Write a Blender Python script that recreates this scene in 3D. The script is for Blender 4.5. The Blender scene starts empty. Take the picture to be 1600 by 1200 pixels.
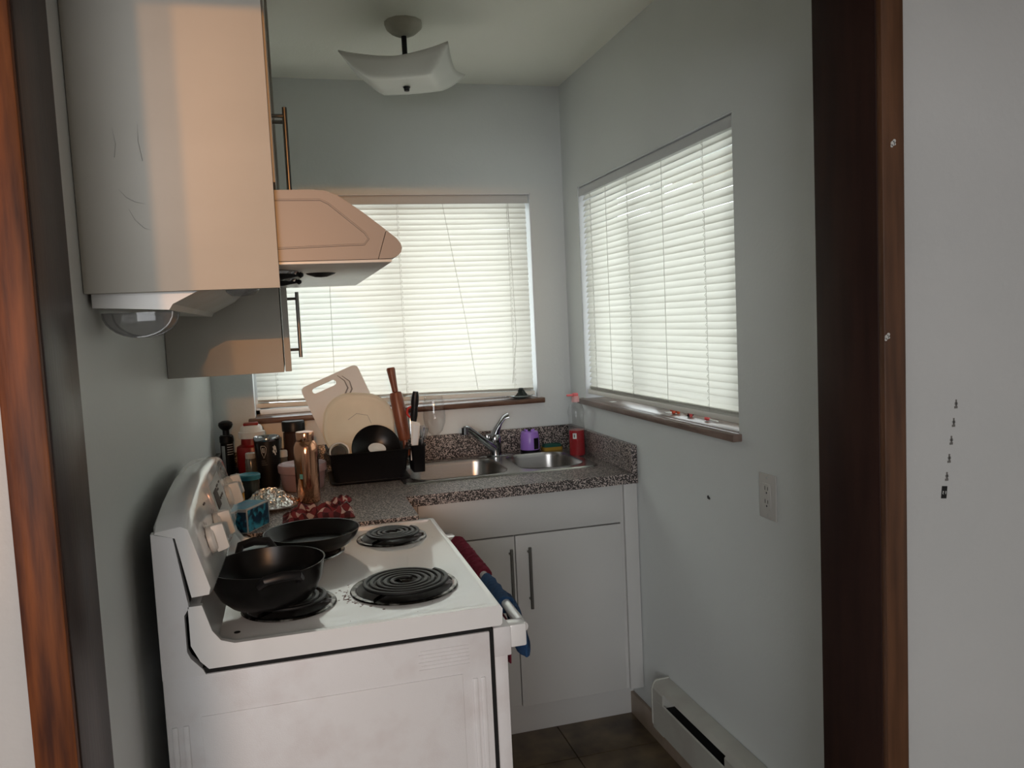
import bpy, bmesh, math, random
from mathutils import Vector, Matrix
random.seed(7)
S = bpy.context.scene
COL = S.collection
PI = math.pi

# ---------------------------------------------------------------- camera
cam_d = bpy.data.cameras.new('camera'); cam = bpy.data.objects.new('camera', cam_d); COL.objects.link(cam)
cam_d.sensor_width = 36.0; cam_d.lens = 1263.35 / 1600 * 36.0; cam_d.clip_start = 0.02
yaw, pit, rol = 0.2663, -0.0797, -0.047
r0 = Vector((math.cos(yaw), -math.sin(yaw), 0)); f0 = Vector((math.sin(yaw), math.cos(yaw), 0)); u0 = Vector((0, 0, 1))
f1 = math.cos(pit) * f0 + math.sin(pit) * u0; u1 = -math.sin(pit) * f0 + math.cos(pit) * u0
R = math.cos(rol) * r0 + math.sin(rol) * u1; U = -math.sin(rol) * r0 + math.cos(rol) * u1
m = Matrix((R, U, -f1)).transposed().to_4x4(); m.translation = Vector((0.297, 0, 1.4762))
cam.matrix_world = m
S.camera = cam

# ---------------------------------------------------------------- colour management, world, lights
S.view_settings.view_transform = 'Standard'; S.view_settings.look = 'None'
S.view_settings.exposure = 0.08; S.view_settings.gamma = 1.0
S.view_settings.use_curve_mapping = False
w = bpy.data.worlds.new('overcast_sky'); S.world = w; w.use_nodes = True
bg = w.node_tree.nodes['Background']; bg.inputs[0].default_value = (0.93, 0.97, 1.0, 1); bg.inputs[1].default_value = 4.7

def area(name, loc, target, sx, sy, power, color):
    l = bpy.data.lights.new(name, 'AREA'); l.shape = 'RECTANGLE'; l.size = sx; l.size_y = sy; l.energy = power; l.color = color
    o = bpy.data.objects.new(name, l); COL.objects.link(o); o.location = loc
    o.rotation_euler = (Vector(target) - Vector(loc)).to_track_quat('-Z', 'Y').to_euler(); return o
# added cool fill from behind the camera, then the room's warm lamp
area('room_fill_light', (-0.7, -2.9, 1.6), (0.6, 1.6, 1.35), 1.8, 1.3, 68, (0.95, 0.97, 1.0))
for lx in (0.157, 0.204):
    wl = bpy.data.lights.new('warm_lamp', 'SPOT'); wl.energy = 84; wl.color = (1.0, 0.39, 0.06); wl.shadow_soft_size = 0.008
    wl.spot_size = 0.46; wl.spot_blend = 1.0
    wo = bpy.data.objects.new('warm_lamp', wl); COL.objects.link(wo); wo.location = (lx, -2.0, 1.92)
    wo.rotation_euler = (Vector((0.27, 1.4, 1.70)) - Vector(wo.location)).to_track_quat('-Z', 'Y').to_euler()

wl = bpy.data.lights.new('warm_tint_spot', 'SPOT'); wl.energy = 62; wl.color = (1.0, 0.56, 0.32); wl.shadow_soft_size = 0.04; wl.spot_size = 0.66; wl.spot_blend = 1.0  # added wide spot that tints the left wall and stove side warm
wo = bpy.data.objects.new('warm_tint_spot', wl); COL.objects.link(wo); wo.location = (0.18, -2.04, 1.85)
wo.rotation_euler = (Vector((-0.10, 1.2, 0.74)) - Vector(wo.location)).to_track_quat('-Z', 'Y').to_euler()

# ---------------------------------------------------------------- materials
MATS = {}
def nd(nt, t, x=0): n = nt.nodes.new(t); n.location = (x, 0); return n
def mat(name, col, rough=0.5, metal=0.0, col2=None, scale=8, stretch=(1, 1, 1), detail=4, lo=0.35, hi=0.65, bump=0.0, bscale=60,
        spec=0.5, coat=0.0, sub=0.0):
    mt = bpy.data.materials.new(name); mt.use_nodes = True; nt = mt.node_tree; b = nt.nodes['Principled BSDF']
    b.inputs['Base Color'].default_value = (*col, 1); b.inputs['Roughness'].default_value = rough; b.inputs['Metallic'].default_value = metal
    b.inputs['Specular IOR Level'].default_value = spec; b.inputs['Coat Weight'].default_value = coat
    tc = nd(nt, 'ShaderNodeTexCoord', -900); mp = nd(nt, 'ShaderNodeMapping', -700); mp.inputs['Scale'].default_value = stretch
    nt.links.new(tc.outputs['Object'], mp.inputs[0])
    if col2:
        n = nd(nt, 'ShaderNodeTexNoise', -500); n.inputs['Scale'].default_value = scale; n.inputs['Detail'].default_value = detail
        nt.links.new(mp.outputs[0], n.inputs['Vector'])
        r = nd(nt, 'ShaderNodeValToRGB', -300); r.color_ramp.elements[0].position = lo; r.color_ramp.elements[1].position = hi
        r.color_ramp.elements[0].color = (*col, 1); r.color_ramp.elements[1].color = (*col2, 1)
        nt.links.new(n.outputs['Fac'], r.inputs[0]); nt.links.new(r.outputs[0], b.inputs['Base Color'])
    if bump:
        n2 = nd(nt, 'ShaderNodeTexNoise', -500); n2.inputs['Scale'].default_value = bscale; nt.links.new(mp.outputs[0], n2.inputs['Vector'])
        bp = nd(nt, 'ShaderNodeBump', -200); bp.inputs['Strength'].default_value = bump; bp.inputs['Distance'].default_value = 0.002
        nt.links.new(n2.outputs['Fac'], bp.inputs['Height']); nt.links.new(bp.outputs[0], b.inputs['Normal'])
    MATS[name] = mt; return mt
WALL = mat('wall_paint', (0.72, 0.745, 0.735), 0.5, col2=(0.74, 0.765, 0.755), scale=3, bump=0.25, bscale=90)
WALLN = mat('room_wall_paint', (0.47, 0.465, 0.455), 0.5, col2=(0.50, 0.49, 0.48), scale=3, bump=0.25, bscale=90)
CEIL = mat('ceiling_paint', (0.90, 0.91, 0.83), 0.7, col2=(0.92, 0.92, 0.85), scale=2, bump=0.3, bscale=120)
CAB = mat('cabinet_melamine', (0.56, 0.55, 0.53), 0.42, col2=(0.60, 0.585, 0.565), scale=2)
CABU = mat('upper_cabinet_melamine', (0.45, 0.43, 0.38), 0.5, col2=(0.49, 0.468, 0.415), scale=3, stretch=(1, 1, 2))
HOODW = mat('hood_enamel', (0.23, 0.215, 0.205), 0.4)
HOODU = mat('hood_underside', (0.70, 0.70, 0.68), 0.3, col2=(0.62, 0.60, 0.55), scale=9)
STOVE = mat('stove_enamel', (0.88, 0.88, 0.88), 0.16, col2=(0.86, 0.855, 0.85), scale=6, coat=0.8)
STSIDE = mat('stove_side_paint', (0.80, 0.79, 0.80), 0.38, col2=(0.72, 0.68, 0.68), scale=14, detail=9, lo=0.5, hi=0.8, bump=0.15, bscale=500)
WHITE = mat('white_plastic', (0.75, 0.75, 0.73), 0.35)
GREYW = mat('grey_white_trim', (0.55, 0.56, 0.55), 0.4)
VINYL = mat('window_vinyl', (0.78, 0.80, 0.82), 0.35)
BLACK = mat('black_gap', (0.004, 0.004, 0.004), 0.8)
BPLA = mat('black_plastic', (0.005, 0.005, 0.006), 0.40, spec=0.35)
BNON = mat('black_nonstick', (0.003, 0.003, 0.003), 0.30, col2=(0.006, 0.006, 0.006), scale=40, spec=0.25)
COIL = mat('burner_coil', (0.010, 0.010, 0.010), 0.42, spec=0.4)
DRIP = mat('drip_pan_metal', (0.22, 0.21, 0.20), 0.25, 1.0, col2=(0.02, 0.017, 0.014), scale=45, detail=6, lo=0.44, hi=0.56)
DRIPB = mat('burnt_drip_bowl', (0.010, 0.009, 0.008), 0.5, col2=(0.03, 0.027, 0.024), scale=60)
CHROME = mat('chrome', (0.42, 0.43, 0.45), 0.12, 1.0)
NICKEL = mat('brushed_nickel', (0.20, 0.19, 0.175), 0.32, 1.0)
STEEL = mat('sink_steel', (0.42, 0.41, 0.40), 0.27, 1.0, bump=0.05, bscale=300)
SILLW = mat('sill_wood', (0.075, 0.032, 0.02), 0.3, col2=(0.16, 0.085, 0.055), scale=12, stretch=(1, 1, 6))
SILLR = mat('sill_wood_worn', (0.12, 0.075, 0.055), 0.32, col2=(0.24, 0.17, 0.14), scale=10, stretch=(3, 0.6, 3))
CASE = mat('stained_casing_wood', (0.045, 0.010, 0.003), 0.5, spec=0.25, col2=(0.24, 0.065, 0.013), scale=26, stretch=(2.5, 2.5, 0.22), detail=8, lo=0.3, hi=0.72, bump=0.2)
CASR = mat('stained_casing_wood_plain', (0.055, 0.022, 0.010), 0.42, col2=(0.12, 0.05, 0.022), scale=26, stretch=(2.5, 2.5, 0.22), detail=8, lo=0.3, hi=0.75)
JAMB = mat('unlit_jamb_stain', (0.020, 0.008, 0.006), 0.6, spec=0.2, col2=(0.032, 0.013, 0.009), scale=20, stretch=(2, 2, 0.25))  # stain darkened for the unlit jamb, shade is in the colour
JAMBL = mat('left_jamb_stain', (0.055, 0.028, 0.019), 0.38, spec=0.3, col2=(0.036, 0.018, 0.013), scale=20, stretch=(2, 2, 0.25), bump=0.15)  # lighter brown copy of the jamb stain for the left side
TILE = mat('floor_tile_vinyl', (0.050, 0.033, 0.018), 0.35, col2=(0.19, 0.135, 0.075), scale=9, detail=9, lo=0.32, hi=0.75)
GROUT = mat('floor_grout', (0.05, 0.036, 0.022), 0.7)
FLOORN = mat('room_floor', (0.20, 0.14, 0.09), 0.5, col2=(0.26, 0.18, 0.12), scale=6)
HEAT = mat('heater_enamel', (0.50, 0.50, 0.45), 0.4, col2=(0.44, 0.42, 0.38), scale=8)
BASEW = mat('baseboard_wood', (0.34, 0.26, 0.19), 0.45, col2=(0.40, 0.31, 0.24), scale=20)
OUTL = mat('outlet_ivory', (0.60, 0.58, 0.55), 0.35)
REDP = mat('red_plastic', (0.24, 0.008, 0.008), 0.3)
REDL = mat('red_soap', (0.42, 0.006, 0.012), 0.15)
PINK = mat('pink_cap', (0.80, 0.16, 0.17), 0.35)
TEAL = mat('teal_lid', (0.03, 0.22, 0.30), 0.35)
DGLASS = mat('dim_jar', (0.10, 0.105, 0.10), 0.15, col2=(0.15, 0.15, 0.14), scale=20)
DTEAL = mat('storage_jar', (0.035, 0.04, 0.035), 0.15)
MAUVE = mat('mauve_plastic', (0.33, 0.22, 0.23), 0.4)
COPPER = mat('copper_metal', (0.72, 0.36, 0.22), 0.14, 1.0)
COPT = mat('copper_cap_top', (0.75, 0.5, 0.42), 0.3, 0.9)
BLUEB = mat('box_blue', (0.045, 0.27, 0.42), 0.4, col2=(0.08, 0.33, 0.46), scale=25)
BLUED = mat('box_print', (0.005, 0.03, 0.07), 0.3, col2=(0.03, 0.28, 0.42), scale=50, detail=2, lo=0.45, hi=0.6)
BOXW = mat('box_card', (0.42, 0.40, 0.39), 0.5)
YELL = mat('yellow_pack', (0.72, 0.33, 0.02), 0.4, col2=(0.5, 0.2, 0.02), scale=60)
CREAM = mat('cream_plastic', (0.80, 0.78, 0.66), 0.4, col2=(0.74, 0.72, 0.60), scale=10)
BOARD = mat('white_board', (0.74, 0.79, 0.82), 0.45)
GREYP = mat('board_print', (0.26, 0.27, 0.28), 0.5)
PIN = mat('rolling_pin_wood', (0.16, 0.045, 0.020), 0.38, col2=(0.27, 0.09, 0.042), scale=16, stretch=(3, 3, 0.5))
PURP = mat('purple_plastic', (0.42, 0.22, 0.74), 0.3)
SPG = mat('sponge_green', (0.015, 0.10, 0.075), 0.9, bump=0.8, bscale=600)
SPY = mat('sponge_yellow', (0.34, 0.20, 0.02), 0.9, bump=0.8, bscale=400)
RED = mat('red_handle', (0.60, 0.03, 0.02), 0.4)
TOWR = mat('burgundy_towel', (0.17, 0.012, 0.03), 0.95, col2=(0.24, 0.02, 0.05), scale=120, bump=1.0, bscale=700)
TOWB = mat('blue_towel', (0.012, 0.05, 0.14), 0.95, col2=(0.018, 0.075, 0.19), scale=120, bump=1.0, bscale=700)
FLOWR = mat('dried_petal', (0.65, 0.06, 0.03), 0.6, col2=(0.75, 0.14, 0.05), scale=90)
FLOWP = mat('pink_petal', (0.85, 0.14, 0.14), 0.5)
DARKF = mat('dark_petal', (0.03, 0.02, 0.015), 0.7)
CORD = mat('blind_cord', (0.62, 0.60, 0.55), 0.8)
RAIL = mat('blind_rail', (0.78, 0.76, 0.70), 0.45)
HRAIL = mat('blind_headrail', (0.60, 0.61, 0.61), 0.4)
SCUFF = mat('scuffed_paint', (0.40, 0.385, 0.36), 0.6)
MARK = mat('dark_mark', (0.03, 0.028, 0.027), 0.6)
LMARK = mat('pencil_mark', (0.14, 0.13, 0.12), 0.7)
TXT = mat('white_print', (0.62, 0.62, 0.60), 0.5)
SMUDGE = mat('paint_chip', (0.48, 0.46, 0.43), 0.7)
GROUNDM = mat('outside_concrete', (0.42, 0.42, 0.40), 0.9, col2=(0.5, 0.5, 0.47), scale=2)
EAVE = mat('eave_wood', (0.20, 0.16, 0.11), 0.8)
LEAF = mat('hedge_leaves', (0.05, 0.10, 0.02), 0.8, col2=(0.16, 0.22, 0.05), scale=9)
LAMPG = mat('lamp_frosted_glass', (0.80, 0.81, 0.76), 0.25)
CANOPY = mat('lamp_canopy', (0.55, 0.53, 0.46), 0.45, col2=(0.46, 0.44, 0.37), scale=14)

def granite():
    mt = bpy.data.materials.new('speckled_laminate'); mt.use_nodes = True; nt = mt.node_tree; b = nt.nodes['Principled BSDF']
    b.inputs['Roughness'].default_value = 0.35
    tc = nd(nt, 'ShaderNodeTexCoord'); n = nd(nt, 'ShaderNodeTexNoise'); n.inputs['Scale'].default_value = 230; n.inputs['Detail'].default_value = 3
    v = nd(nt, 'ShaderNodeTexVoronoi'); v.inputs['Scale'].default_value = 270
    nt.links.new(tc.outputs['Object'], n.inputs['Vector']); nt.links.new(tc.outputs['Object'], v.inputs['Vector'])
    r = nd(nt, 'ShaderNodeValToRGB'); cr = r.color_ramp; cr.interpolation = 'LINEAR'
    cr.elements[0].position = 0.46; cr.elements[0].color = (0.022, 0.018, 0.018, 1); cr.elements[1].position = 0.60; cr.elements[1].color = (0.55, 0.47, 0.43, 1)
    e = cr.elements.new(0.51); e.color = (0.11, 0.085, 0.08, 1)
    r2 = nd(nt, 'ShaderNodeSeparateColor'); nt.links.new(v.outputs['Color'], r2.inputs[0])
    mx = nd(nt, 'ShaderNodeMath'); mx.operation = 'MULTIPLY_ADD'; mx.inputs[1].default_value = 0.22
    sb = nd(nt, 'ShaderNodeMath'); sb.operation = 'SUBTRACT'; sb.inputs[1].default_value = 0.11
    nt.links.new(r2.outputs[0], mx.inputs[0]); nt.links.new(n.outputs['Fac'], sb.inputs[0]); nt.links.new(sb.outputs[0], mx.inputs[2])
    nt.links.new(mx.outputs[0], r.inputs[0]); nt.links.new(r.outputs[0], b.inputs['Base Color']); return mt
GRAN = granite()
def plaid():
    mt = bpy.data.materials.new('plaid_cloth'); mt.use_nodes = True; nt = mt.node_tree; b = nt.nodes['Principled BSDF']; b.inputs['Roughness'].default_value = 0.9
    tc = nd(nt, 'ShaderNodeTexCoord'); sp = nd(nt, 'ShaderNodeSeparateXYZ'); nt.links.new(tc.outputs['UV'], sp.inputs[0])
    out = []
    for k in (0, 1):
        a = nd(nt, 'ShaderNodeMath'); a.operation = 'MULTIPLY'; a.inputs[1].default_value = 7.0 if k == 0 else 4.0
        f = nd(nt, 'ShaderNodeMath'); f.operation = 'FRACT'; g = nd(nt, 'ShaderNodeMath'); g.operation = 'GREATER_THAN'; g.inputs[1].default_value = 0.55
        nt.links.new(sp.outputs[k], a.inputs[0]); nt.links.new(a.outputs[0], f.inputs[0]); nt.links.new(f.outputs[0], g.inputs[0]); out.append(g)
    s = nd(nt, 'ShaderNodeMath'); s.operation = 'ADD'; nt.links.new(out[0].outputs[0], s.inputs[0]); nt.links.new(out[1].outputs[0], s.inputs[1])
    h = nd(nt, 'ShaderNodeMath'); h.operation = 'MULTIPLY'; h.inputs[1].default_value = 0.5; nt.links.new(s.outputs[0], h.inputs[0])
    r = nd(nt, 'ShaderNodeValToRGB'); cr = r.color_ramp; cr.interpolation = 'CONSTANT'
    cr.elements[0].position = 0; cr.elements[0].color = (0.055, 0.005, 0.010, 1); cr.elements[1].position = 0.9; cr.elements[1].color = (0.50, 0.36, 0.32, 1)
    e = cr.elements.new(0.4); e.color = (0.17, 0.022, 0.028, 1)
    nt.links.new(h.outputs[0], r.inputs[0]); nt.links.new(r.outputs[0], b.inputs['Base Color']); return mt
PLAID = plaid()
def foilmat():
    mt = mat('crumpled_foil', (0.78, 0.77, 0.74), 0.22, 1.0, bump=1.0, bscale=140); return mt
FOIL = foilmat()
def slatmat(name, dcol, tcol):
    mt = bpy.data.materials.new(name); mt.use_nodes = True; nt = mt.node_tree; nt.nodes.remove(nt.nodes['Principled BSDF'])
    o = nt.nodes['Material Output']; d = nd(nt, 'ShaderNodeBsdfDiffuse'); t = nd(nt, 'ShaderNodeBsdfTranslucent'); g = nd(nt, 'ShaderNodeBsdfGlossy')
    d.inputs[0].default_value = (*dcol, 1); t.inputs[0].default_value = (*tcol, 1); g.inputs[0].default_value = (1, 1, 1, 1); g.inputs[1].default_value = 0.3
    nz = nd(nt, 'ShaderNodeTexNoise'); nz.inputs['Scale'].default_value = 5
    hs = nd(nt, 'ShaderNodeMixRGB'); hs.inputs[1].default_value = (*tcol, 1); hs.inputs[2].default_value = (*[c * 0.93 for c in tcol], 1)
    nt.links.new(nz.outputs['Fac'], hs.inputs[0]); nt.links.new(hs.outputs[0], t.inputs[0])
    m1 = nd(nt, 'ShaderNodeMixShader'); m1.inputs[0].default_value = 0.52; nt.links.new(d.outputs[0], m1.inputs[1]); nt.links.new(t.outputs[0], m1.inputs[2])
    m2 = nd(nt, 'ShaderNodeMixShader'); m2.inputs[0].default_value = 0.03; nt.links.new(m1.outputs[0], m2.inputs[1]); nt.links.new(g.outputs[0], m2.inputs[2])
    nt.links.new(m2.outputs[0], o.inputs[0]); return mt
SLAT = slatmat('blind_slat', (0.80, 0.79, 0.74), (0.77, 0.752, 0.695))
def thin_glass(name, col=(1, 1, 1), ior=1.45, haze=0.0, base=0.02):
    mt = bpy.data.materials.new(name); mt.use_nodes = True; nt = mt.node_tree; nt.nodes.remove(nt.nodes['Principled BSDF'])
    o = nt.nodes['Material Output']; t = nd(nt, 'ShaderNodeBsdfTransparent'); t.inputs[0].default_value = (*col, 1)
    g = nd(nt, 'ShaderNodeBsdfGlossy'); g.inputs[1].default_value = 0.03
    lw = nd(nt, 'ShaderNodeLayerWeight'); lw.inputs[0].default_value = 0.5
    pw = nd(nt, 'ShaderNodeMath'); pw.operation = 'POWER'; pw.inputs[1].default_value = 4.0; nt.links.new(lw.outputs['Facing'], pw.inputs[0])
    l = nd(nt, 'ShaderNodeMath'); l.operation = 'MULTIPLY_ADD'; l.inputs[1].default_value = 0.60; l.inputs[2].default_value = 0.03; nt.links.new(pw.outputs[0], l.inputs[0])
    ms = nd(nt, 'ShaderNodeMixShader'); nt.links.new(l.outputs[0], ms.inputs[0]); nt.links.new(t.outputs[0], ms.inputs[1]); nt.links.new(g.outputs[0], ms.inputs[2])
    last = ms
    if haze:
        d = nd(nt, 'ShaderNodeBsdfDiffuse'); d.inputs[0].default_value = (0.6, 0.6, 0.6, 1); m3 = nd(nt, 'ShaderNodeMixShader'); m3.inputs[0].default_value = haze
        nt.links.new(ms.outputs[0], m3.inputs[1]); nt.links.new(d.outputs[0], m3.inputs[2]); last = m3
    nt.links.new(last.outputs[0], o.inputs[0]); return mt
GLASS = thin_glass('window_glass', (0.95, 0.97, 0.96))
WGLASS = thin_glass('wine_glass_crystal', (0.992, 0.992, 0.992), 1.6, 0.004)
CLEARP = thin_glass('clear_plastic', (0.92, 0.92, 0.92), 1.5, 0.04)
OILCUP = thin_glass('clear_oil_cup', (0.62, 0.62, 0.60), 1.5, 0.22)

# ---------------------------------------------------------------- mesh helpers
class M:
    def __init__(s): s.v = []; s.f = []; s.uv = None
    def add(s, vs, fs):
        n = len(s.v); s.v += [Vector(p) for p in vs]; s.f += [tuple(i + n for i in f) for f in fs]; return s
    def box(s, x0, x1, y0, y1, z0, z1, b=0.0):
        if b <= 0:
            return s.add([(x, y, z) for x in (x0, x1) for y in (y0, y1) for z in (z0, z1)],
                         [(0, 1, 3, 2), (4, 6, 7, 5), (0, 4, 5, 1), (2, 3, 7, 6), (0, 2, 6, 4), (1, 5, 7, 3)])
        bm = bmesh.new(); bmesh.ops.create_cube(bm, size=1)
        bmesh.ops.scale(bm, vec=(x1 - x0, y1 - y0, z1 - z0), verts=bm.verts)
        bmesh.ops.translate(bm, vec=((x0 + x1) / 2, (y0 + y1) / 2, (z0 + z1) / 2), verts=bm.verts)
        bmesh.ops.bevel(bm, geom=bm.edges[:], offset=min(b, 0.45 * min(x1 - x0, y1 - y0, z1 - z0)), segments=2, affect='EDGES', profile=0.5)
        bm.verts.index_update(); s.add([v.co.copy() for v in bm.verts], [[v.index for v in f.verts] for f in bm.faces]); bm.free(); return s
    def loft(s, rings, cap0=True, cap1=True, closed=True):
        n = len(rings[0]); vs = [p for r in rings for p in r]; fs = []
        for k in range(len(rings) - 1):
            for i in range(n if closed else n - 1):
                j = (i + 1) % n; fs.append((k * n + i, k * n + j, (k + 1) * n + j, (k + 1) * n + i))
        if cap0: fs.append(tuple(reversed(range(n))))
        if cap1: fs.append(tuple((len(rings) - 1) * n + i for i in range(n)))
        return s.add(vs, fs)
    def lathe(s, prof, c, ax=(0, 0, 1), n=32, sx=1.0, cap0=False, cap1=False):
        ax = Vector(ax).normalized(); t = Vector((1, 0, 0)) if abs(ax.x) < 0.9 else Vector((0, 1, 0))
        a = (t - ax * t.dot(ax)).normalized(); b = ax.cross(a); c = Vector(c)
        rings = [[c + ax * h + a * (r * sx * math.cos(2 * PI * i / n)) + b * (r * math.sin(2 * PI * i / n)) for i in range(n)] for r, h in prof]
        return s.loft(rings, cap0, cap1)
    def cyl(s, p0, p1, r, r1=None, n=16):
        p0, p1 = Vector(p0), Vector(p1); r1 = r if r1 is None else r1; L = (p1 - p0).length
        return s.lathe([(r, 0), (r1, L)], p0, p1 - p0, n, cap0=True, cap1=True)
    def tube(s, pts, r, n=8, cap=True, flat=1.0, radii=None):
        pts = [Vector(p) for p in pts]; rings = []; prev = None
        for i, p in enumerate(pts):
            d = (pts[min(i + 1, len(pts) - 1)] - pts[max(i - 1, 0)]).normalized()
            if prev is None: t = Vector((0, 0, 1)) if abs(d.z) < 0.9 else Vector((1, 0, 0))
            else: t = prev
            a = (t - d * t.dot(d)).normalized(); b = d.cross(a); prev = a; rr = radii[i] if radii else r
            rings.append([p + a * rr * flat * math.cos(2 * PI * k / n) + b * rr * math.sin(2 * PI * k / n) for k in range(n)])
        return s.loft(rings, cap, cap)
    def prism(s, poly, fn, a0, a1):
        return s.loft([[Vector(fn(u, v, a0)) for u, v in poly], [Vector(fn(u, v, a1)) for u, v in poly]])
    def grid(s, nu, nv, fn):
        s.uvs = [(i / nu, j / nv) for j in range(nv + 1) for i in range(nu + 1)]
        return s.add([fn(i / nu, j / nv) for j in range(nv + 1) for i in range(nu + 1)],
                     [(j * (nu + 1) + i, j * (nu + 1) + i + 1, (j + 1) * (nu + 1) + i + 1, (j + 1) * (nu + 1) + i) for j in range(nv) for i in range(nu)])
    def xform(s, mx): s.v = [mx @ p for p in s.v]; return s

def wloc(o):
    p = Vector((0, 0, 0))
    while o is not None: p += o.location; o = o.parent
    return p
def obj(name, ms, mt, parent=None, smooth=True, angle=35, origin=None, fixn=True):
    org = wloc(parent) if parent else Vector(origin or (0, 0, 0))
    me = bpy.data.meshes.new(name); me.from_pydata([tuple(p - org) for p in ms.v], [], ms.f); me.update()
    if fixn:
        bm = bmesh.new(); bm.from_mesh(me); bmesh.ops.recalc_face_normals(bm, faces=bm.faces); bm.to_mesh(me); bm.free()
    if getattr(ms, 'uvs', None) and len(ms.uvs) == len(me.vertices):
        uvl = me.uv_layers.new(name='uv')
        for lp in me.loops: uvl.data[lp.index].uv = ms.uvs[lp.vertex_index]
    if smooth:
        me.polygons.foreach_set('use_smooth', [True] * len(me.polygons)); me.set_sharp_from_angle(angle=math.radians(angle))
    me.materials.append(mt); o = bpy.data.objects.new(name, me); COL.objects.link(o)
    if parent: o.parent = parent
    else: o.location = org
    return o
def thing(name, label, cat, loc, group=None):
    o = bpy.data.objects.new(name, None); COL.objects.link(o); o.location = loc; o.empty_display_size = 0.02
    o['label'] = label; o['category'] = cat
    if group: o['group'] = group
    return o
def tag(o, label, cat, group=None):
    o['label'] = label; o['category'] = cat
    if group: o['group'] = group
    return o
def struct(name, ms, mt, parent=None, **k):
    o = obj(name, ms, mt, parent, **k)
    if not parent: o['kind'] = 'structure'
    return o
def rrect(cx, cy, hx, hy, r, n=6):
    pts = []
    for qx, qy, a0 in ((1, 1, 0), (-1, 1, 90), (-1, -1, 180), (1, -1, 270)):
        for k in range(n + 1):
            a = math.radians(a0 + 90 * k / n); pts.append((cx + qx * (hx - r) + r * math.cos(a), cy + qy * (hy - r) + r * math.sin(a)))
    return pts

W, D, H = 1.445, 3.258, 2.43
# ---------------------------------------------------------------- room shell
def wall_with_hole(a0, a1, z0, z1, h0, h1, hz0, hz1, mk):
    ms = M()
    for (p, q, r, s_) in ((a0, h0, z0, z1), (h1, a1, z0, z1), (h0, h1, z0, hz0), (h0, h1, hz1, z1)): mk(ms, p, q, r, s_)
    return ms
BZ0, BZ1 = 1.143, 1.993
struct('wall_back', wall_with_hole(-0.1, W + 0.14, 0, H, 0.149, 1.301, BZ0 - 0.02, BZ1, lambda m_, p, q, r, s_: m_.box(p, q, D, D + 0.14, r, s_)), WALL, smooth=False)
struct('wall_right', wall_with_hole(1.265, D, 0, H, 1.916, 3.082, BZ0 - 0.02, 1.990, lambda m_, p, q, r, s_: m_.box(W, W + 0.14, p, q, r, s_)), WALL, smooth=False)
struct('wall_left', M().box(-0.1, 0, 1.265, D, 0, H), WALL, smooth=False)
HD = 2.03
ms = M().box(-1.7, -0.014, 1.11, 1.265, 0, H).box(1.24, 2.9, 1.11, 1.265, 0, H).box(-0.014, 1.24, 1.11, 1.265, HD + 0.02, H)
wf = struct('wall_front', ms, WALLN, smooth=False)
struct('wall_room_left', M().box(-1.8, -1.7, -3.3, 1.265, 0, H), WALLN, smooth=False)
struct('wall_room_right', M().box(2.9, 3.0, -3.3, 1.265, 0, H), WALLN, smooth=False)
struct('wall_room_back', M().box(-1.8, 3.0, -3.4, -3.3, 0, H), WALLN, smooth=False)
struct('ceiling', M().box(-1.8, 3.0, -3.4, D + 0.14, H, H + 0.1), CEIL, smooth=False)
struct('floor', M().box(-1.8, 3.0, -3.4, 1.11, -0.05, 0.004), FLOORN, smooth=False)
kf = struct('floor', M().box(-0.1, W + 0.14, 1.11, D + 0.14, -0.05, 0), GROUT, smooth=False)
# vinyl / ceramic tiles laid one by one
ts = 0.305; k = 0
tm = {}
for i in range(5):
    for j in range(6):
        x0 = 0.226 - 0.305 + i * ts; y0 = 1.27 + j * ts - 0.02
        x1, y1 = min(x0 + ts - 0.004, W), min(y0 + ts - 0.004, 2.72)
        x0 = max(x0, 0.0)
        if y1 - y0 < 0.03 or x1 - x0 < 0.03: continue
        obj('tile', M().box(x0, x1, y0, y1, 0.0, 0.003), TILE, kf, smooth=False)
# doorway lining and casings
struct('trim_1', M().box(-0.012, 0.008, 1.108, 1.267, 0, HD, 0.002), JAMBL)
t2 = struct('trim_2', M().box(1.218, 1.238, 1.108, 1.267, 0, HD, 0.002), JAMB)
struct('trim_3', M().box(-0.012, 1.238, 1.108, 1.267, HD, HD + 0.02, 0.002), JAMB)
struct('trim_4', M().box(-0.043, 0.006, 1.096, 1.110, 0, HD + 0.05, 0.003), CASE)
t5 = struct('trim_5', M().box(1.2195, 1.262, 1.096, 1.110, 0, HD + 0.05, 0.003), CASR)
struct('trim_6', M().box(0.006, 1.2195, 1.096, 1.110, HD + 0.002, HD + 0.05, 0.003), CASR)
for (cx, cz) in ((1.2392, 1.7255), (1.2245, 1.4195)):
    mm = M()
    for dx, dz, rr in ((0, 0, 0.0042), (0.003, 0.004, 0.003), (-0.002, -0.004, 0.0025), (0.004, -0.001, 0.002)):
        mm.cyl((cx + dx, 1.096, cz + dz), (cx + dx, 1.0955, cz + dz), rr, n=7)
    obj('paint_chip', mm, SMUDGE, t5)
# added unseen post that cuts the warm light into a shadow edge
struct('shadow_post', M().box(0.072, 0.157, -0.42, -0.36, 0, H, 0.003), CASR)
struct('shadow_beam', M().box(0.072, 2.9, -0.42, -0.36, 1.950, 2.07, 0.003), CASR)  # added unseen beam that cuts off the warm light above
struct('baseboard_right', M().box(W - 0.014, W, 1.267, 2.70, 0, 0.085, 0.003), BASEW)

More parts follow.
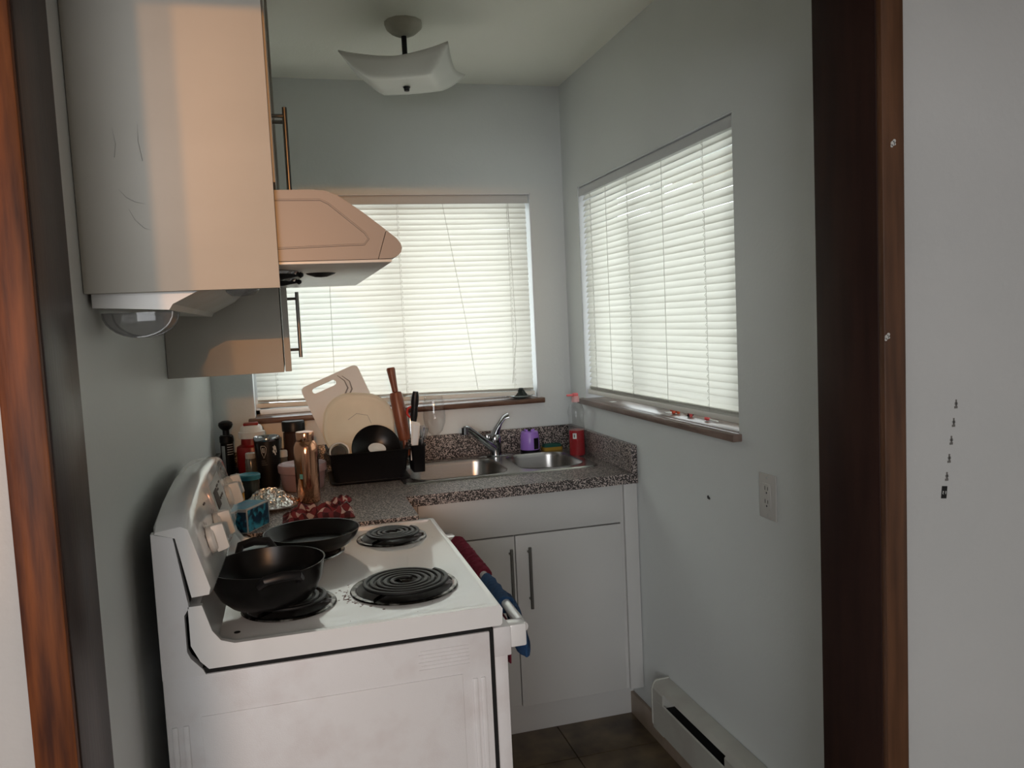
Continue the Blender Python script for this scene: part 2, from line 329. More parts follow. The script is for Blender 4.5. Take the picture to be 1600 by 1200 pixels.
# ---------------------------------------------------------------- outside
struct('ground', M().box(-8, 12, 3.45, 14, -0.6, -0.5).box(1.75, 12, -6, 3.45, -0.6, -0.5), GROUNDM, smooth=False)
struct('roof_eave', M().box(-1.5, 2.6, 3.40, 3.95, 2.15, 2.25).box(1.6, 2.15, 0.5, 3.95, 2.15, 2.25), EAVE, smooth=False)

# ---------------------------------------------------------------- windows
def window_back():
    x0, x1, z0, z1 = 0.149, 1.301, BZ0, BZ1; y = D + 0.105; f = 0.022
    ms = M().box(x0, x1, y, y + 0.05, z0, z0 + f, .003).box(x0, x1, y, y + 0.05, z1 - f, z1, .003).box(x0, x0 + f, y, y + 0.05, z0, z1, .003).box(x1 - f, x1, y, y + 0.05, z0, z1, .003)
    wn = struct('window_1', ms, VINYL)
    xm = 0.735
    for a, b, dy in ((x0 + f, xm + 0.022, 0.0), (xm - 0.022, x1 - f, 0.02)):
        s_ = 0.022; yy = y + 0.004 + dy
        sm = M().box(a, b, yy, yy + 0.018, z0 + f, z0 + f + s_, .002).box(a, b, yy, yy + 0.018, z1 - f - s_, z1 - f, .002).box(a, a + s_ + 0.012, yy, yy + 0.018, z0 + f, z1 - f, .002).box(b - s_ - 0.012, b, yy, yy + 0.018, z0 + f, z1 - f, .002)
        sh = obj('sash', sm, VINYL, wn)
        obj('pane', M().box(a + s_, b - s_, yy + 0.007, yy + 0.010, z0 + f + s_, z1 - f - s_), GLASS, sh, smooth=False)
    # painted reveals
    obj('reveal', M().box(x0, x0 + 0.004, D + 0.002, y, z0, z1).box(x1 - 0.004, x1, D + 0.002, y, z0, z1).box(x0, x1, D + 0.002, y, z1 - 0.004, z1), VINYL, wn, smooth=False)
    obj('window_sill', M().box(x0, x1, D - 0.0, y + 0.01, z0 - 0.018, z0, 0.001).box(x0 - 0.02, 1.318, D - 0.034, D + 0.001, z0 - 0.021, z0, 0.003), SILLW, wn)
window_back()
def window_right():
    y0, y1, z0, z1 = 1.916, 3.082, BZ0, 1.990; x = W + 0.105; f = 0.022
    ms = M().box(x, x + 0.05, y0, y1, z0, z0 + f, .003).box(x, x + 0.05, y0, y1, z1 - f, z1, .003).box(x, x + 0.05, y0, y0 + f, z0, z1, .003).box(x, x + 0.05, y1 - f, y1, z0, z1, .003)
    wn = struct('window_2', ms, VINYL)
    ymid = 2.63
    for a, b, dx in ((y0 + f, ymid + 0.022, 0.0), (ymid - 0.022, y1 - f, 0.02)):
        s_ = 0.022; xx = x + 0.004 + dx
        sm = M().box(xx, xx + 0.018, a, b, z0 + f, z0 + f + s_, .002).box(xx, xx + 0.018, a, b, z1 - f - s_, z1 - f, .002).box(xx, xx + 0.018, a, a + s_ + 0.012, z0 + f, z1 - f, .002).box(xx, xx + 0.018, b - s_ - 0.012, b, z0 + f, z1 - f, .002)
        sh = obj('sash', sm, VINYL, wn)
        obj('pane', M().box(xx + 0.007, xx + 0.010, a + s_, b - s_, z0 + f + s_, z1 - f - s_), GLASS, sh, smooth=False)
    obj('reveal', M().box(W + 0.002, x, y0, y0 + 0.004, z0, z1).box(W + 0.002, x, y1 - 0.004, y1, z0, z1).box(W + 0.002, x, y0, y1, z1 - 0.004, z1), VINYL, wn, smooth=False)
    obj('window_sill', M().box(W, x + 0.01, y0, y1, z0 - 0.018, z0, 0.001).box(W - 0.028, W + 0.001, y0 - 0.014, 3.108, z0 - 0.021, z0, 0.003), SILLR, wn)
window_right()

# ---------------------------------------------------------------- venetian blinds
def blind(label, a0, a1, pos, fn, z_top, z_bot, tiltfn, ladders, cords, railtilt, h_top=1.9855):
    """fn(a, out, z) -> world; out>0 points outdoors. a runs along the slats."""
    base = Vector(fn((a0 + a1) / 2, 0, z_bot)); b = thing('venetian_blind', label, 'blind', base)
    obj('headrail', M().add(*boxab(fn, a0, a1, -0.012, 0.014, z_top, h_top)), HRAIL, b, smooth=False)
    obj('valance', M().add(*boxab(fn, a0 - 0.004, a1 + 0.004, -0.0225, -0.019, z_top - 0.004, h_top - 0.006)), HRAIL, b, smooth=False)
    n = int(round((z_top - z_bot) / 0.0208)); w_ = 0.0145
    for i in range(n):
        z = z_top - 0.010 - i * (z_top - z_bot - 0.012) / (n - 1)
        th = math.radians(tiltfn(i / (n - 1))) + random.uniform(-0.03, 0.03)
        rt = random.uniform(-0.0012, 0.0012); sl = railtilt * max(0, (i / (n - 1) - 0.72) / 0.28) ** 1.5
        def f2(u, v):
            t = (v - 0.5) * 2 * w_; cv = 0.0022 * (1 - (2 * v - 1) ** 2)
            o = -(t * math.cos(th)) * -1; zz = t * math.sin(th)
            # inner edge low, outer edge high; convex towards the room
            o2 = o - cv * math.sin(th); z2 = zz + cv * math.cos(th)
            a = a0 + 0.003 + (a1 - a0 - 0.006) * u
            sag = 0.0007 * math.sin(u * 9 + i * 1.7)
            return fn(a, o2, z + z2 + rt * (u - 0.5) * 2 + sl * (0.5 - u) * 2 * 0.5 + sag)
        obj('slat', M().grid(8, 4, f2), SLAT, b, angle=80, fixn=False)
    # stacked spare slats and bottom rail
    def rt2(a): return railtilt * (0.5 - (a - a0) / (a1 - a0))
    def fnr(a, o, z): return fn(a, o, z + rt2(a))
    for q in range(4):
        obj('slat', M().grid(1, 3, lambda u, v, q=q: fnr(a0 + 0.003 + (a1 - a0 - 0.006) * u, (v - 0.5) * 0.025, z_bot - 0.003 - q * 0.0032 + 0.0012 * (1 - (2 * v - 1) ** 2))), RAIL, b, fixn=False)
    pts = rrect(-0.001, z_bot - 0.0250, 0.0135, 0.009, 0.003, 2)
    obj('bottom_rail', M().loft([[Vector(fnr(a, u, v)) for u, v in pts] for a in (a0, a1)]), RAIL, b)
    for a in ladders:
        for do in (-0.0135, 0.0135):
            obj('ladder_cord', M().tube([fn(a, do, z_top), fn(a, do, z_bot - 0.012)], 0.0006, 4), CORD, b)
        lm = M()
        for i in range(n):
            z = z_top - 0.004 - i * (z_top - z_bot - 0.012) / (n - 1)
            lm.tube([fn(a + 0.004, -0.0125, z), fn(a + 0.007, -0.0150, z - 0.005), fn(a + 0.004, -0.0125, z - 0.010)], 0.0007, 4)
        o = obj('cord_loops', lm, CORD, b)
    for pts in cords:
        obj('lift_cord', M().tube([fn(*p) for p in pts], 0.0009, 5), CORD, b)
    return b
def boxab(fn, a0, a1, o0, o1, z0, z1):
    t = M().box(a0, a1, o0, o1, z0, z1, 0.001)
    return [fn(*p) for p in t.v], t.f
blind('white slatted blind on the back window above the sink, partly behind the range hood', 0.163, 1.287, 3.281, lambda a, o, z: (a, 3.281 + o, z), 1.957, 1.200,
      lambda t: 60 - 2 * math.sin(t * 7), (0.24, 0.745, 1.20), ([(0.93, -0.02, 1.955), (1.0, -0.022, 1.5), (1.04, -0.02, 1.19)], [(1.205, -0.02, 1.955), (1.215, -0.021, 1.40), (1.19, -0.02, 1.21)], [(0.47, -0.02, 1.955), (0.46, -0.02, 1.19)]), 0.026, 1.9885)
blind('white slatted blind on the right wall window with cords hanging in front', 1.923, 3.070, 1.468, lambda a, o, z: (1.468 + o, a, z), 1.954, 1.198,
      lambda t: 60 + 2 * math.sin(t * 5), (2.09, 2.62, 2.97), ([(2.34, -0.02, 1.955), (2.34, -0.02, 1.19)], [(2.80, -0.02, 1.955), (2.80, -0.02, 1.19)]), 0.004)

# ---------------------------------------------------------------- upper cabinets
def bar_handle(name, parent, p0, p1, off, r, st0, st1, mt=NICKEL):
    """bar from p0 to p1, stand-offs run from the bar by vector off to the door"""
    p0, p1, off = Vector(p0), Vector(p1), Vector(off)
    ms = M().cyl(p0, p1, r, n=14)
    for t in (st0, st1): q = p0.lerp(p1, t); ms.cyl(q, q + off, r * 0.8, n=10)
    return obj(name, ms, mt, parent)
ca = thing('wall_cabinet', 'tall near wall cabinet over the range hood, its scuffed side panel lit orange', 'cabinet', (0, 1.367, 1.545))
obj('side_panel', M().box(0.001, 0.2895, 1.367, 1.385, 1.545, H - 0.002, 0.0008), CABU, ca)
obj('carcass', M().box(0.001, 0.274, 1.385, 2.148, 1.712, H - 0.002), CABU, ca, smooth=False)
for a, b, hy in ((1.387, 1.768, 1.745), (1.771, 2.164, 1.796)):
    d = obj('door', M().box(0.277, 0.2935, a, b, 1.716, H - 0.02, 0.001), CABU, ca)
    bar_handle('handle', d, (0.3195, hy, 1.928), (0.3195, hy, 1.735), (-0.027, 0, 0), 0.005, 0.09, 0.91)
for pts in ([(.062, 1.702), (.072, 1.690), (.084, 1.683), (.098, 1.680)], [(.074, 1.672), (.082, 1.655), (.094, 1.643), (.103, 1.640)], [(.060, 1.795), (.063, 1.77), (.060, 1.75)], [(.096, 1.80), (.095, 1.775), (.099, 1.745)]):
    obj('scuff_mark', M().tube([(x, 1.3669, z) for x, z in pts], 0.0022, 6, flat=0.25, radii=[.0004, .002, .0022, .0005][:len(pts)]), SCUFF, ca)
cb = thing('wall_cabinet', 'lower-hanging wall cabinet beyond the range hood beside the window', 'cabinet', (0, 2.168, 1.368))
obj('carcass', M().box(0.001, 0.281, 2.168, 2.62, 1.368, H - 0.002, 0.001), CABU, cb)
d = obj('door', M().box(0.284, 0.300, 2.168, 2.618, 1.369, H - 0.02, 0.001), CABU, cb)
bar_handle('handle', d, (0.3265, 2.30, 1.578), (0.3265, 2.30, 1.400), (-0.027, 0, 0), 0.005, 0.1, 0.88)

# ---------------------------------------------------------------- range hood
hd = thing('range_hood', 'cream range hood with rounded visor mounted under the near wall cabinet', 'range hood', (0.2, 1.77, 1.52))
prof = [(0.004, 1.703), (0.35, 1.704), (0.372, 1.702), (0.392, 1.694), (0.43, 1.667), (0.4675, 1.637), (0.4515, 1.5885), (0.004, 1.5885)]
xyz = lambda u, v, y: (u, y, v)
obj('body', M().prism(prof, xyz, 1.387, 2.146), HOODW, hd, angle=20)
vis = [(0.4685, 1.636), (0.484, 1.623), (0.491, 1.614), (0.493, 1.606), (0.491, 1.599), (0.485, 1.593), (0.475, 1.589), (0.4525, 1.5885)]
obj('visor', M().prism(vis, xyz, 1.387, 2.146), HOODW, hd)
inner = [(0.30, 1.690), (0.372, 1.690), (0.44, 1.633), (0.447, 1.622), (0.440, 1.612), (0.30, 1.609)]
pts = [(0.28, 1.6875), (0.362, 1.6875), (0.375, 1.681), (0.432, 1.632), (0.4375, 1.622), (0.430, 1.613), (0.40, 1.6125), (0.28, 1.609)]
obj('side_bead', M().tube([(u, 1.3868, v) for u, v in pts], 0.0016, 6), HOODW, hd)
un = M().box(0.19, 0.475, 1.390, 2.143, 1.583, 1.588, 0.001)
obj('underside', un, HOODU, hd)
duct = [(0.006, 1.588), (0.006, 1.524), (0.04, 1.522), (0.117, 1.517), (0.123, 1.526), (0.173, 1.551), (0.215, 1.588)]
obj('grease_channel', M().prism(duct, xyz, 1.392, 2.140), HOODU, hd, angle=15)
# clear oil cup with D profile
cp = M(); ring0 = []; ring = []
for k in range(15):
    a = PI + PI * k / 14; ring.append((0.064 + 0.053 * math.cos(a), 1.516 + 0.040 * math.sin(a) ** 1))
cup = []
for y_ in (1.43, 1.431, 1.51, 1.511):
    s_ = 0.92 if y_ in (1.43, 1.511) else 1.0
    cup.append([Vector((0.064 + (u - 0.064) * s_, y_, 1.516 + (v - 1.516) * s_)) for u, v in ring])
oc = obj('oil_cup', M().loft(cup), OILCUP, hd)
for ya in (1.43, 1.511): obj('cup_rim', M().tube([(u, ya, v) for u, v in ring], 0.0016, 6), OILCUP, oc)
for cy in (1.555, 1.78):
    g = obj('fan_guard', M().lathe([(0.070, 0), (0.072, -0.004), (0.066, -0.008), (0.060, -0.004)], (0.252, cy, 1.585), n=28), CHROME, hd)
    pr = M()
    for k in range(3):
        a = math.radians(8 + 120 * k); dx, dy = math.cos(a), math.sin(a)
        pr.tube([(0.252, cy, 1.578), (0.252 + 0.04 * dx, cy + 0.04 * dy, 1.574), (0.252 + 0.072 * dx, cy + 0.072 * dy, 1.578)], 0.005, 6, radii=[0.009, 0.005, 0.0035])
        pr.lathe([(0, -0.006), (0.005, -0.003), (0.006, 0), (0.005, 0.003), (0, 0.006)], (0.252 + 0.075 * dx, cy + 0.075 * dy, 1.577), n=8)
    obj('prong', pr, BPLA, g)
obj('lamp_lens', M().lathe([(0.0, -0.001), (0.018, 0.001), (0.027, 0.008), (0.030, 0.02), (0.030, 0.047)], (0.226, 1.475, 1.538), n=24), OILCUP, hd)
obj('lamp_switch', M().lathe([(0.0, -0.008), (0.012, -0.007), (0.026, -0.002), (0.029, 0.0)], (0.366, 1.63, 1.583), n=24), BPLA, hd)

# ---------------------------------------------------------------- ceiling light
cl = thing('ceiling_light', 'semi-flush ceiling light with square curved white glass shade', 'ceiling light', (0.713, 2.631, 2.43))
cx, cy = 0.713, 2.631
obj('canopy', M().lathe([(0.060, 0.0), (0.060, -0.012), (0.056, -0.020), (0.040, -0.034), (0.020, -0.043), (0.0, -0.044)], (cx, cy, 2.43), n=12), CANOPY, cl, angle=50)
obj('rod', M().cyl((cx, cy, 2.39), (cx, cy, 2.235), 0.0085), BPLA, cl)
ang = math.radians(-21)
def shade(u, v):
    a, b = (u - .5) * 2, (v - .5) * 2
    rr = max(abs(a), abs(b))
    e = 0.168
    # square plan, flat bottom, sides curve up, corners highest
    pinch = 1 - 0.06 * (1 - (min(abs(a), abs(b)) / max(rr, 1e-6)) ** 2) * rr
    X, Y = a * e * pinch, b * e * pinch
    h = 0.0 if rr < 0.55 else 0.045 * ((rr - 0.55) / 0.45) ** 1.3
    cn = (abs(a) * abs(b)) ** 1.6
    z = 2.231 + h + 0.026 * cn
    return (cx + X * math.cos(ang) - Y * math.sin(ang), cy + X * math.sin(ang) + Y * math.cos(ang), z)
sh = M().grid(24, 24, shade)
so = obj('glass_shade', sh, LAMPG, cl, angle=60, fixn=False)
sol = so.modifiers.new('thickness', 'SOLIDIFY'); sol.thickness = 0.004; sol.offset = 1
obj('finial', M().lathe([(0.0, -0.013), (0.008, -0.012), (0.009, -0.004), (0.012, 0.0)], (cx, cy, 2.229), n=14), BPLA, cl)
for a in (0.6, 3.6):
    obj('bulb', M().lathe([(0.0, 0), (0.012, 0.003), (0.018, 0.012), (0.019, 0.03), (0.013, 0.05)], (cx + 0.055 * math.cos(a), cy + 0.055 * math.sin(a), 2.250), n=14), WHITE, cl)

# ---------------------------------------------------------------- countertop, sink, base cabinets
CZ = 0.920; CT = 0.884; CF = 2.586; SX0, SX1, SY0, SY1 = 0.655, 1.372, 2.775, 3.185
ct = thing('countertop', 'L-shaped speckled laminate countertop around the sink corner', 'countertop', (0.7, 2.9, CT))
ms = M().box(0.002, SX0 + 0.015, CF + 0.0, D - 0.002, CT, CZ).box(SX1 - 0.015, W - 0.002, CF, D - 0.002, CT, CZ)
ms.box(SX0 + 0.015, SX1 - 0.015, CF, SY0 + 0.015, CT, CZ).box(SX0 + 0.015, SX1 - 0.015, SY1 - 0.015, D - 0.002, CT, CZ).box(0.002, 0.628, 2.314, CF, CT, CZ)
obj('worktop', ms, GRAN, ct, smooth=False)
ms = M().box(0.002, W - 0.024, D - 0.022, D - 0.002, CZ, 1.019, 0.002).box(W - 0.024, W - 0.002, CF, D - 0.002, CZ, 1.019, 0.002)
obj('backsplash', ms, GRAN, ct)
obj('side_splash', M().box(0.002, 0.020, 2.314, D - 0.023, CZ, 1.019, 0.002), GRAN, ct)

sk = thing('kitchen_sink', 'double bowl stainless steel sink set into the countertop', 'sink', (1.01, 2.98, CZ))
def rimfill(loops, z):
    bm = bmesh.new(); es = []
    for lp in loops:
        vs = [bm.verts.new((x, y, z)) for x, y in lp]
        es += [bm.edges.new((vs[i], vs[(i + 1) % len(vs)])) for i in range(len(vs))]
    bmesh.ops.triangle_fill(bm, use_beauty=True, use_dissolve=False, edges=es)
    bm.verts.index_update(); r = ([v.co.copy() for v in bm.verts], [[v.index for v in f.verts] for f in bm.faces]); bm.free(); return r
out = []
base = rrect((SX0 + SX1) / 2, (SY0 + SY1) / 2, (SX1 - SX0) / 2, (SY1 - SY0) / 2, 0.03)
# faucet ledge bulges backwards in the middle
out = [(x, y + (0.036 * max(0, 1 - ((x - 1.08) / 0.17) ** 2) if y > SY1 - 0.02 else 0)) for x, y in base]
o2 = []
for i, (x, y) in enumerate(out):
    o2.append((x, y)); nx, ny = out[(i + 1) % len(out)]
    if math.hypot(nx - x, ny - y) > 0.3:
        for k in range(1, 16):
            t = k / 16; px, py = x + (nx - x) * t, y + (ny - y) * t
            if py > SY1 - 0.03: py = SY1 + 0.036 * max(0, 1 - ((px - 1.08) / 0.17) ** 2)
            o2.append((px, py))
out = o2
bl = rrect(0.865, 2.965, 0.180, 0.170, 0.075, 8); br = rrect(1.220, 2.975, 0.125, 0.165, 0.075, 8)
ms = M(); v_, f_ = rimfill([out, bl, br], CZ + 0.006); ms.add(v_, f_)
ms.loft([[Vector((x, y, CZ + 0.006)) for x, y in out], [Vector((x + 0.004 * (1 if x > 1.0 else -1), y + 0.004 * (1 if y > 2.98 else -1), CZ + 0.0005)) for x, y in out]], False, False)
obj('rim', ms, STEEL, sk, angle=50)
for lp, cxx, cyy in ((bl, 0.865, 2.965), (br, 1.220, 2.975)):
    rings = []
    for z, s_ in ((0.0075, 1.0), (0.004, 0.99), (-0.01, 0.975), (-0.14, 0.93), (-0.162, 0.86), (-0.168, 0.70), (-0.170, 0.2)):
        rings.append([Vector((cxx + (x - cxx) * s_, cyy + (y - cyy) * s_, CZ + z)) for x, y in lp])
    bo = obj('basin', M().loft(rings, False, True), STEEL, sk, angle=60)
    obj('drain', M().lathe([(0.04, 0.001), (0.036, 0.003), (0.03, -0.001), (0.0, -0.004)], (cxx, cyy, CZ - 0.169), n=24), CHROME, bo)
fc = thing('kitchen_faucet', 'single lever chrome faucet swung over the left sink bowl', 'faucet', (1.083, 3.19, CZ + 0.006))
fx, fy = 1.083, 3.185
obj('base_plate', M().lathe([(0.0, 0.004), (0.035, 0.004), (0.04, 0.0)], (fx, fy, CZ + 0.006), n=24, sx=2.2), CHROME, fc)
obj('body', M().lathe([(0.024, 0.002), (0.0235, 0.05), (0.0245, 0.052), (0.0245, 0.078), (0.018, 0.090), (0.0, 0.093)], (fx, fy, CZ + 0.006), n=24), CHROME, fc)
sp = [(fx - 0.008, fy - 0.008, CZ + 0.034), (fx - 0.06, fy - 0.05, CZ + 0.078), (fx - 0.115, fy - 0.094, CZ + 0.124), (fx - 0.137, fy - 0.112, CZ + 0.140), (fx - 0.150, fy - 0.122, CZ + 0.142)]
obj('spout', M().tube(sp, 0.014, 12, radii=[0.017, 0.014, 0.012, 0.0115, 0.010]), CHROME, fc)
obj('aerator', M().cyl((fx - 0.150, fy - 0.123, CZ + 0.146), (fx - 0.150, fy - 0.123, CZ + 0.118), 0.0125), CHROME, fc)
lv = M()
path = [((fx, fy, CZ + 0.088), 0.020, 0.020), ((fx + 0.008, fy - 0.005, CZ + 0.112), 0.017, 0.014), ((fx + 0.022, fy - 0.012, CZ + 0.140), 0.014, 0.009), ((fx + 0.038, fy - 0.02, CZ + 0.163), 0.014, 0.006), ((fx + 0.055, fy - 0.028, CZ + 0.170), 0.013, 0.004)]
rings = []
for i, (p, a, b) in enumerate(path):
    p = Vector(p); dd = (Vector(path[min(i + 1, 4)][0]) - Vector(path[max(i - 1, 0)][0])).normalized(); sd = dd.cross(Vector((1, 0, 0))).normalized(); nn = sd.cross(dd)
    rings.append([p + sd * a * math.cos(2 * PI * k / 12) + nn * b * math.sin(2 * PI * k / 12) for k in range(12)])
obj('lever', lv.loft(rings), CHROME, fc)
obj('rear_knob', M().box(fx - 0.038, fx - 0.014, fy + 0.0, fy + 0.022, CZ + 0.055, CZ + 0.094, 0.006), CHROME, fc)

bc = thing('sink_cabinet', 'white two-door base cabinet under the sink with a false drawer front', 'cabinet', (1.03, 2.9, 0))
obj('carcass', M().box(0.64, 1.385, 2.622, 2.72, 0.142, CT - 0.002).box(0.64, 1.44, 2.70, 2.72, 0.14, CT - 0.002), CAB, bc, smooth=False)
obj('false_drawer_front', M().box(0.668, 1.380, 2.602, 2.620, 0.748, 0.881, 0.0015), CAB, bc)
for a, b, hx, z0, z1 in ((0.600, 0.9895, 0.971, 0.150, 0.743), (0.9925, 1.379, 1.036, 0.142, 0.743)):
    d = obj('door', M().box(a, b, 2.602, 2.620, z0, z1, 0.0015), CAB, bc)
    bar_handle('handle', d, (hx, 2.578, 0.705), (hx, 2.578, 0.492), (0, 0.025, 0), 0.0055, 0.09, 0.86)
obj('filler_strip', M().box(1.393, 1.443, 2.596, 2.618, 0.139, 0.882, 0.001), CAB, bc)
obj('filler_back', M().box(1.38, 1.405, 2.610, 2.625, 0.139, 0.882), CAB, bc, smooth=False)
obj('toe_kick', M().box(0.60, 1.443, 2.690, 2.706, 0.003, 0.150, 0.001), CAB, bc)
cc = thing('corner_cabinet', 'white base cabinet between the stove and the sink corner, mostly hidden', 'cabinet', (0.3, 2.6, 0))
obj('carcass', M().box(0.004, 0.598, 2.318, 3.2, 0.10, CT - 0.002), CAB, cc, smooth=False)
obj('toe_kick', M().box(0.004, 0.54, 2.33, 3.2, 0.003, 0.10), CAB, cc, smooth=False)

# ---------------------------------------------------------------- stove
st = thing('electric_stove', 'white electric coil stove with scuffed side and curved control panel', 'stove', (0.36, 1.92, 0))
Y0, Y1 = 1.53, 2.308
obj('body', M().box(0.038, 0.644, Y0 + 0.001, Y1 - 0.001, 0.10, 0.8585, 0.002), STSIDE, st)
obj('embossed_panel', M().box(0.098, 0.585, Y0 - 0.0012, Y0 + 0.002, 0.14, 0.781, 0.001), STSIDE, st)
for x in (0.047, 0.066, 0.605, 0.621):
    obj('rib', M().box(x, x + 0.010, Y0 - 0.0018, Y0 + 0.002, 0.14, 0.768, 0.0012), STSIDE, st)
for k in range(6):
    obj('vent_crease', M().box(0.50 + 0.004 * (k % 2), 0.60, Y0 - 0.0008, Y0 + 0.002, 0.800 + k * 0.0075, 0.8018 + k * 0.0075), STSIDE, st, smooth=False)
obj('plinth', M().box(0.06, 0.60, Y0 + 0.02, Y1 - 0.02, 0.004, 0.10), BLACK, st, smooth=False)
obj('door_gap', M().box(0.644, 0.653, Y0 + 0.006, Y1 - 0.006, 0.10, 0.862), BLACK, st, smooth=False)
obj('top_gap', M().box(0.045, 0.648, Y0 + 0.005, Y1 - 0.005, 0.855, 0.870), BLACK, st, smooth=False)
dr = obj('oven_door', M().box(0.653, 0.682, Y0 + 0.010, Y1 - 0.010, 0.27, 0.858, 0.003), STSIDE, st)
obj('door_top_cap', M().box(0.6525, 0.690, Y0 + 0.008, Y1 - 0.008, 0.80, 0.861, 0.003), STSIDE, dr)
hm = M().tube([(0.722, Y0 + 0.03, 0.846), (0.724, 1.75, 0.848), (0.724, 2.1, 0.848), (0.722, Y1 - 0.03, 0.846)], 0.011, 12)
obj('handle', hm, STOVE, dr)
for y in (Y0 + 0.012, Y1 - 0.050):
    obj('handle_bracket', M().box(0.688, 0.724, y, y + 0.038, 0.813, 0.860, 0.004), STOVE, dr)
obj('storage_drawer', M().box(0.653, 0.680, Y0 + 0.010, Y1 - 0.010, 0.105, 0.262, 0.003), STSIDE, st)
# cooktop: pressed pan with raised rim that sweeps up at the back
cpf = [(0.118, 0.868), (0.667, 0.868), (0.671, 0.872), (0.673, 0.902), (0.669, 0.9085), (0.662, 0.9095), (0.654, 0.909), (0.648, 0.904), (0.16, 0.9035), (0.135, 0.910), (0.118, 0.935), (0.109, 0.985), (0.090, 0.985), (0.090, 0.915), (0.104, 0.884)]
rimf = [(0.118, 0.868), (0.667, 0.868), (0.671, 0.872), (0.673, 0.902), (0.669, 0.9085), (0.662, 0.9095), (0.165, 0.9095), (0.142, 0.918), (0.128, 0.938), (0.114, 0.987), (0.090, 0.987), (0.090, 0.915), (0.104, 0.884)]
obj('cooktop', M().prism(cpf, xyz, Y0 + 0.012, Y1 - 0.012).prism(rimf, xyz, Y0, Y0 + 0.0125).prism(rimf, xyz, Y1 - 0.0125, Y1), STOVE, st, angle=40)
# lower side cheek of the backguard
chk = [(0.038, 0.858), (0.112, 0.858), (0.108, 0.868), (0.088, 0.892), (0.083, 0.905), (0.083, 0.972), (0.092, 0.985), (0.074, 1.118), (0.068, 1.124), (0.038, 1.126)]
for ya in (Y0, Y1 - 0.02): obj('side_cheek', M().prism(chk, xyz, ya, ya + 0.02), STSIDE, st, angle=30)
def zt(y):
    t = (y - Y0) / (Y1 - Y0); return 1.137 + 0.043 * (math.sin(PI * min(max(t, 0), 1)) ** 0.7)
rings = []; NY = 28
for i in range(NY + 1):
    y = Y0 - 0.001 + (Y1 - Y0 + 0.002) * i / NY; z = zt(y); e = 0.004 if i in (0, NY) else 0
    t = i / NY; bul = 0.010 * math.sin(PI * t)
    rings.append([Vector(p) for p in ((0.078, y, 1.115), (0.040 + e, y, 1.126), (0.040 + e, y, z - 0.012), (0.046, y, z - 0.004 - e), (0.088, y, z + 0.002 - e), (0.100, y, z - 0.004 - e), (0.106 - e, y, z - 0.014), (0.126 + bul - e, y, 1.05), (0.135 + bul - e, y, 1.018), (0.132 + bul - e, y, 1.006), (0.098, y, 1.004))])
bgm = obj('control_panel', M().loft(rings), STOVE, st, angle=45)
obj('panel_back', M().box(0.0405, 0.09, Y0 + 0.02, Y1 - 0.02, 0.98, 1.126), BLACK, st, smooth=False)
fn_ = Vector((0.975, 0, 0.22)).normalized()
def facex(y, z):  # panel face x
    t = (y - Y0) / (Y1 - Y0); b = 0.010 * math.sin(PI * t); za, zb = zt(y) - 0.014, 1.05
    if z > zb: return 0.106 + (0.126 + b - 0.106) * (za - z) / (za - zb)
    return 0.126 + b + 0.009 * (zb - z) / 0.032
for y in (1.645, 1.765, 2.085, 2.200):
    z = 1.078; c = Vector((facex(y, z), y, z)); tl = Vector((0, 1, 0)); upv = Vector((-0.22, 0, 0.975))
    kn = obj('knob', M().lathe([(0.027, 0), (0.026, 0.008), (0.021, 0.013), (0.0, 0.014)], c, fn_, 24), WHITE, st)
    rr = [];
    for h, a, b in ((0.010, 0.011, 0.027), (0.026, 0.010, 0.026), (0.032, 0.008, 0.024)):
        rr.append([c + fn_ * h + tl * u + upv * v for u, v in rrect(0, 0, a, b, 0.003, 2)])
    obj('grip', M().loft(rr), WHITE, kn)
    pm = M()
    for k in range(9):
        a = math.radians(-130 + k * 32.5); q = c + fn_ * -0.0002 + tl * (0.034 * math.sin(a)) + upv * (0.034 * math.cos(a))
        q.x = facex(q.y, q.z) + 0.0003
        pm.add([q + tl * s1 * 0.0022 + upv * s2 * 0.003 + Vector((0.0006, 0, 0)) for s1, s2 in ((-1, -1), (1, -1), (1, 1), (-1, 1))], [(0, 1, 2, 3)])
    obj('dial_marks', pm, MARK, st, smooth=False)
def facequad(ms, ya, yb, za, zb, lift):
    pts = []
    for y, z in ((ya, za), (yb, za), (yb, zb), (ya, zb)): pts.append((facex(y, z) + lift, y, z))
    q = [(x - 0.003, y, z) for x, y, z in pts]
    return ms.add(pts + q, [(0, 1, 2, 3), (7, 6, 5, 4), (0, 4, 5, 1), (1, 5, 6, 2), (2, 6, 7, 3), (3, 7, 4, 0)])
obj('control_plate', facequad(M(), 1.83, 2.035, 1.050, 1.148, 0.0012), GREYW, st, smooth=False)
obj('clock_display', facequad(M(), 1.855, 1.915, 1.092, 1.130, 0.0024), BPLA, st, smooth=False)
pm = M()
for (ya, za, wy, wz) in ((1.93, 1.128, .03, .003), (1.93, 1.12, .02, .003), (1.985, 1.128, .02, .003), (1.93, 1.10, .012, .005), (1.955, 1.10, .012, .005), (1.98, 1.10, .012, .005), (1.86, 1.07, .012, .005), (1.89, 1.07, .012, .005), (1.92, 1.07, .012, .005), (1.70, 1.135, .02, .003), (2.13, 1.135, .02, .003)):
    facequad(pm, ya, ya + wy, za, za + wz, 0.0022)
obj('panel_print', pm, LMARK, st, smooth=False)
BURN = [(0.505, 1.735, 0.117, 0.094, 5), (0.530, 2.160, 0.094, 0.072, 4), (0.262, 1.715, 0.097, 0.074, 4), (0.285, 2.115, 0.117, 0.094, 5)]
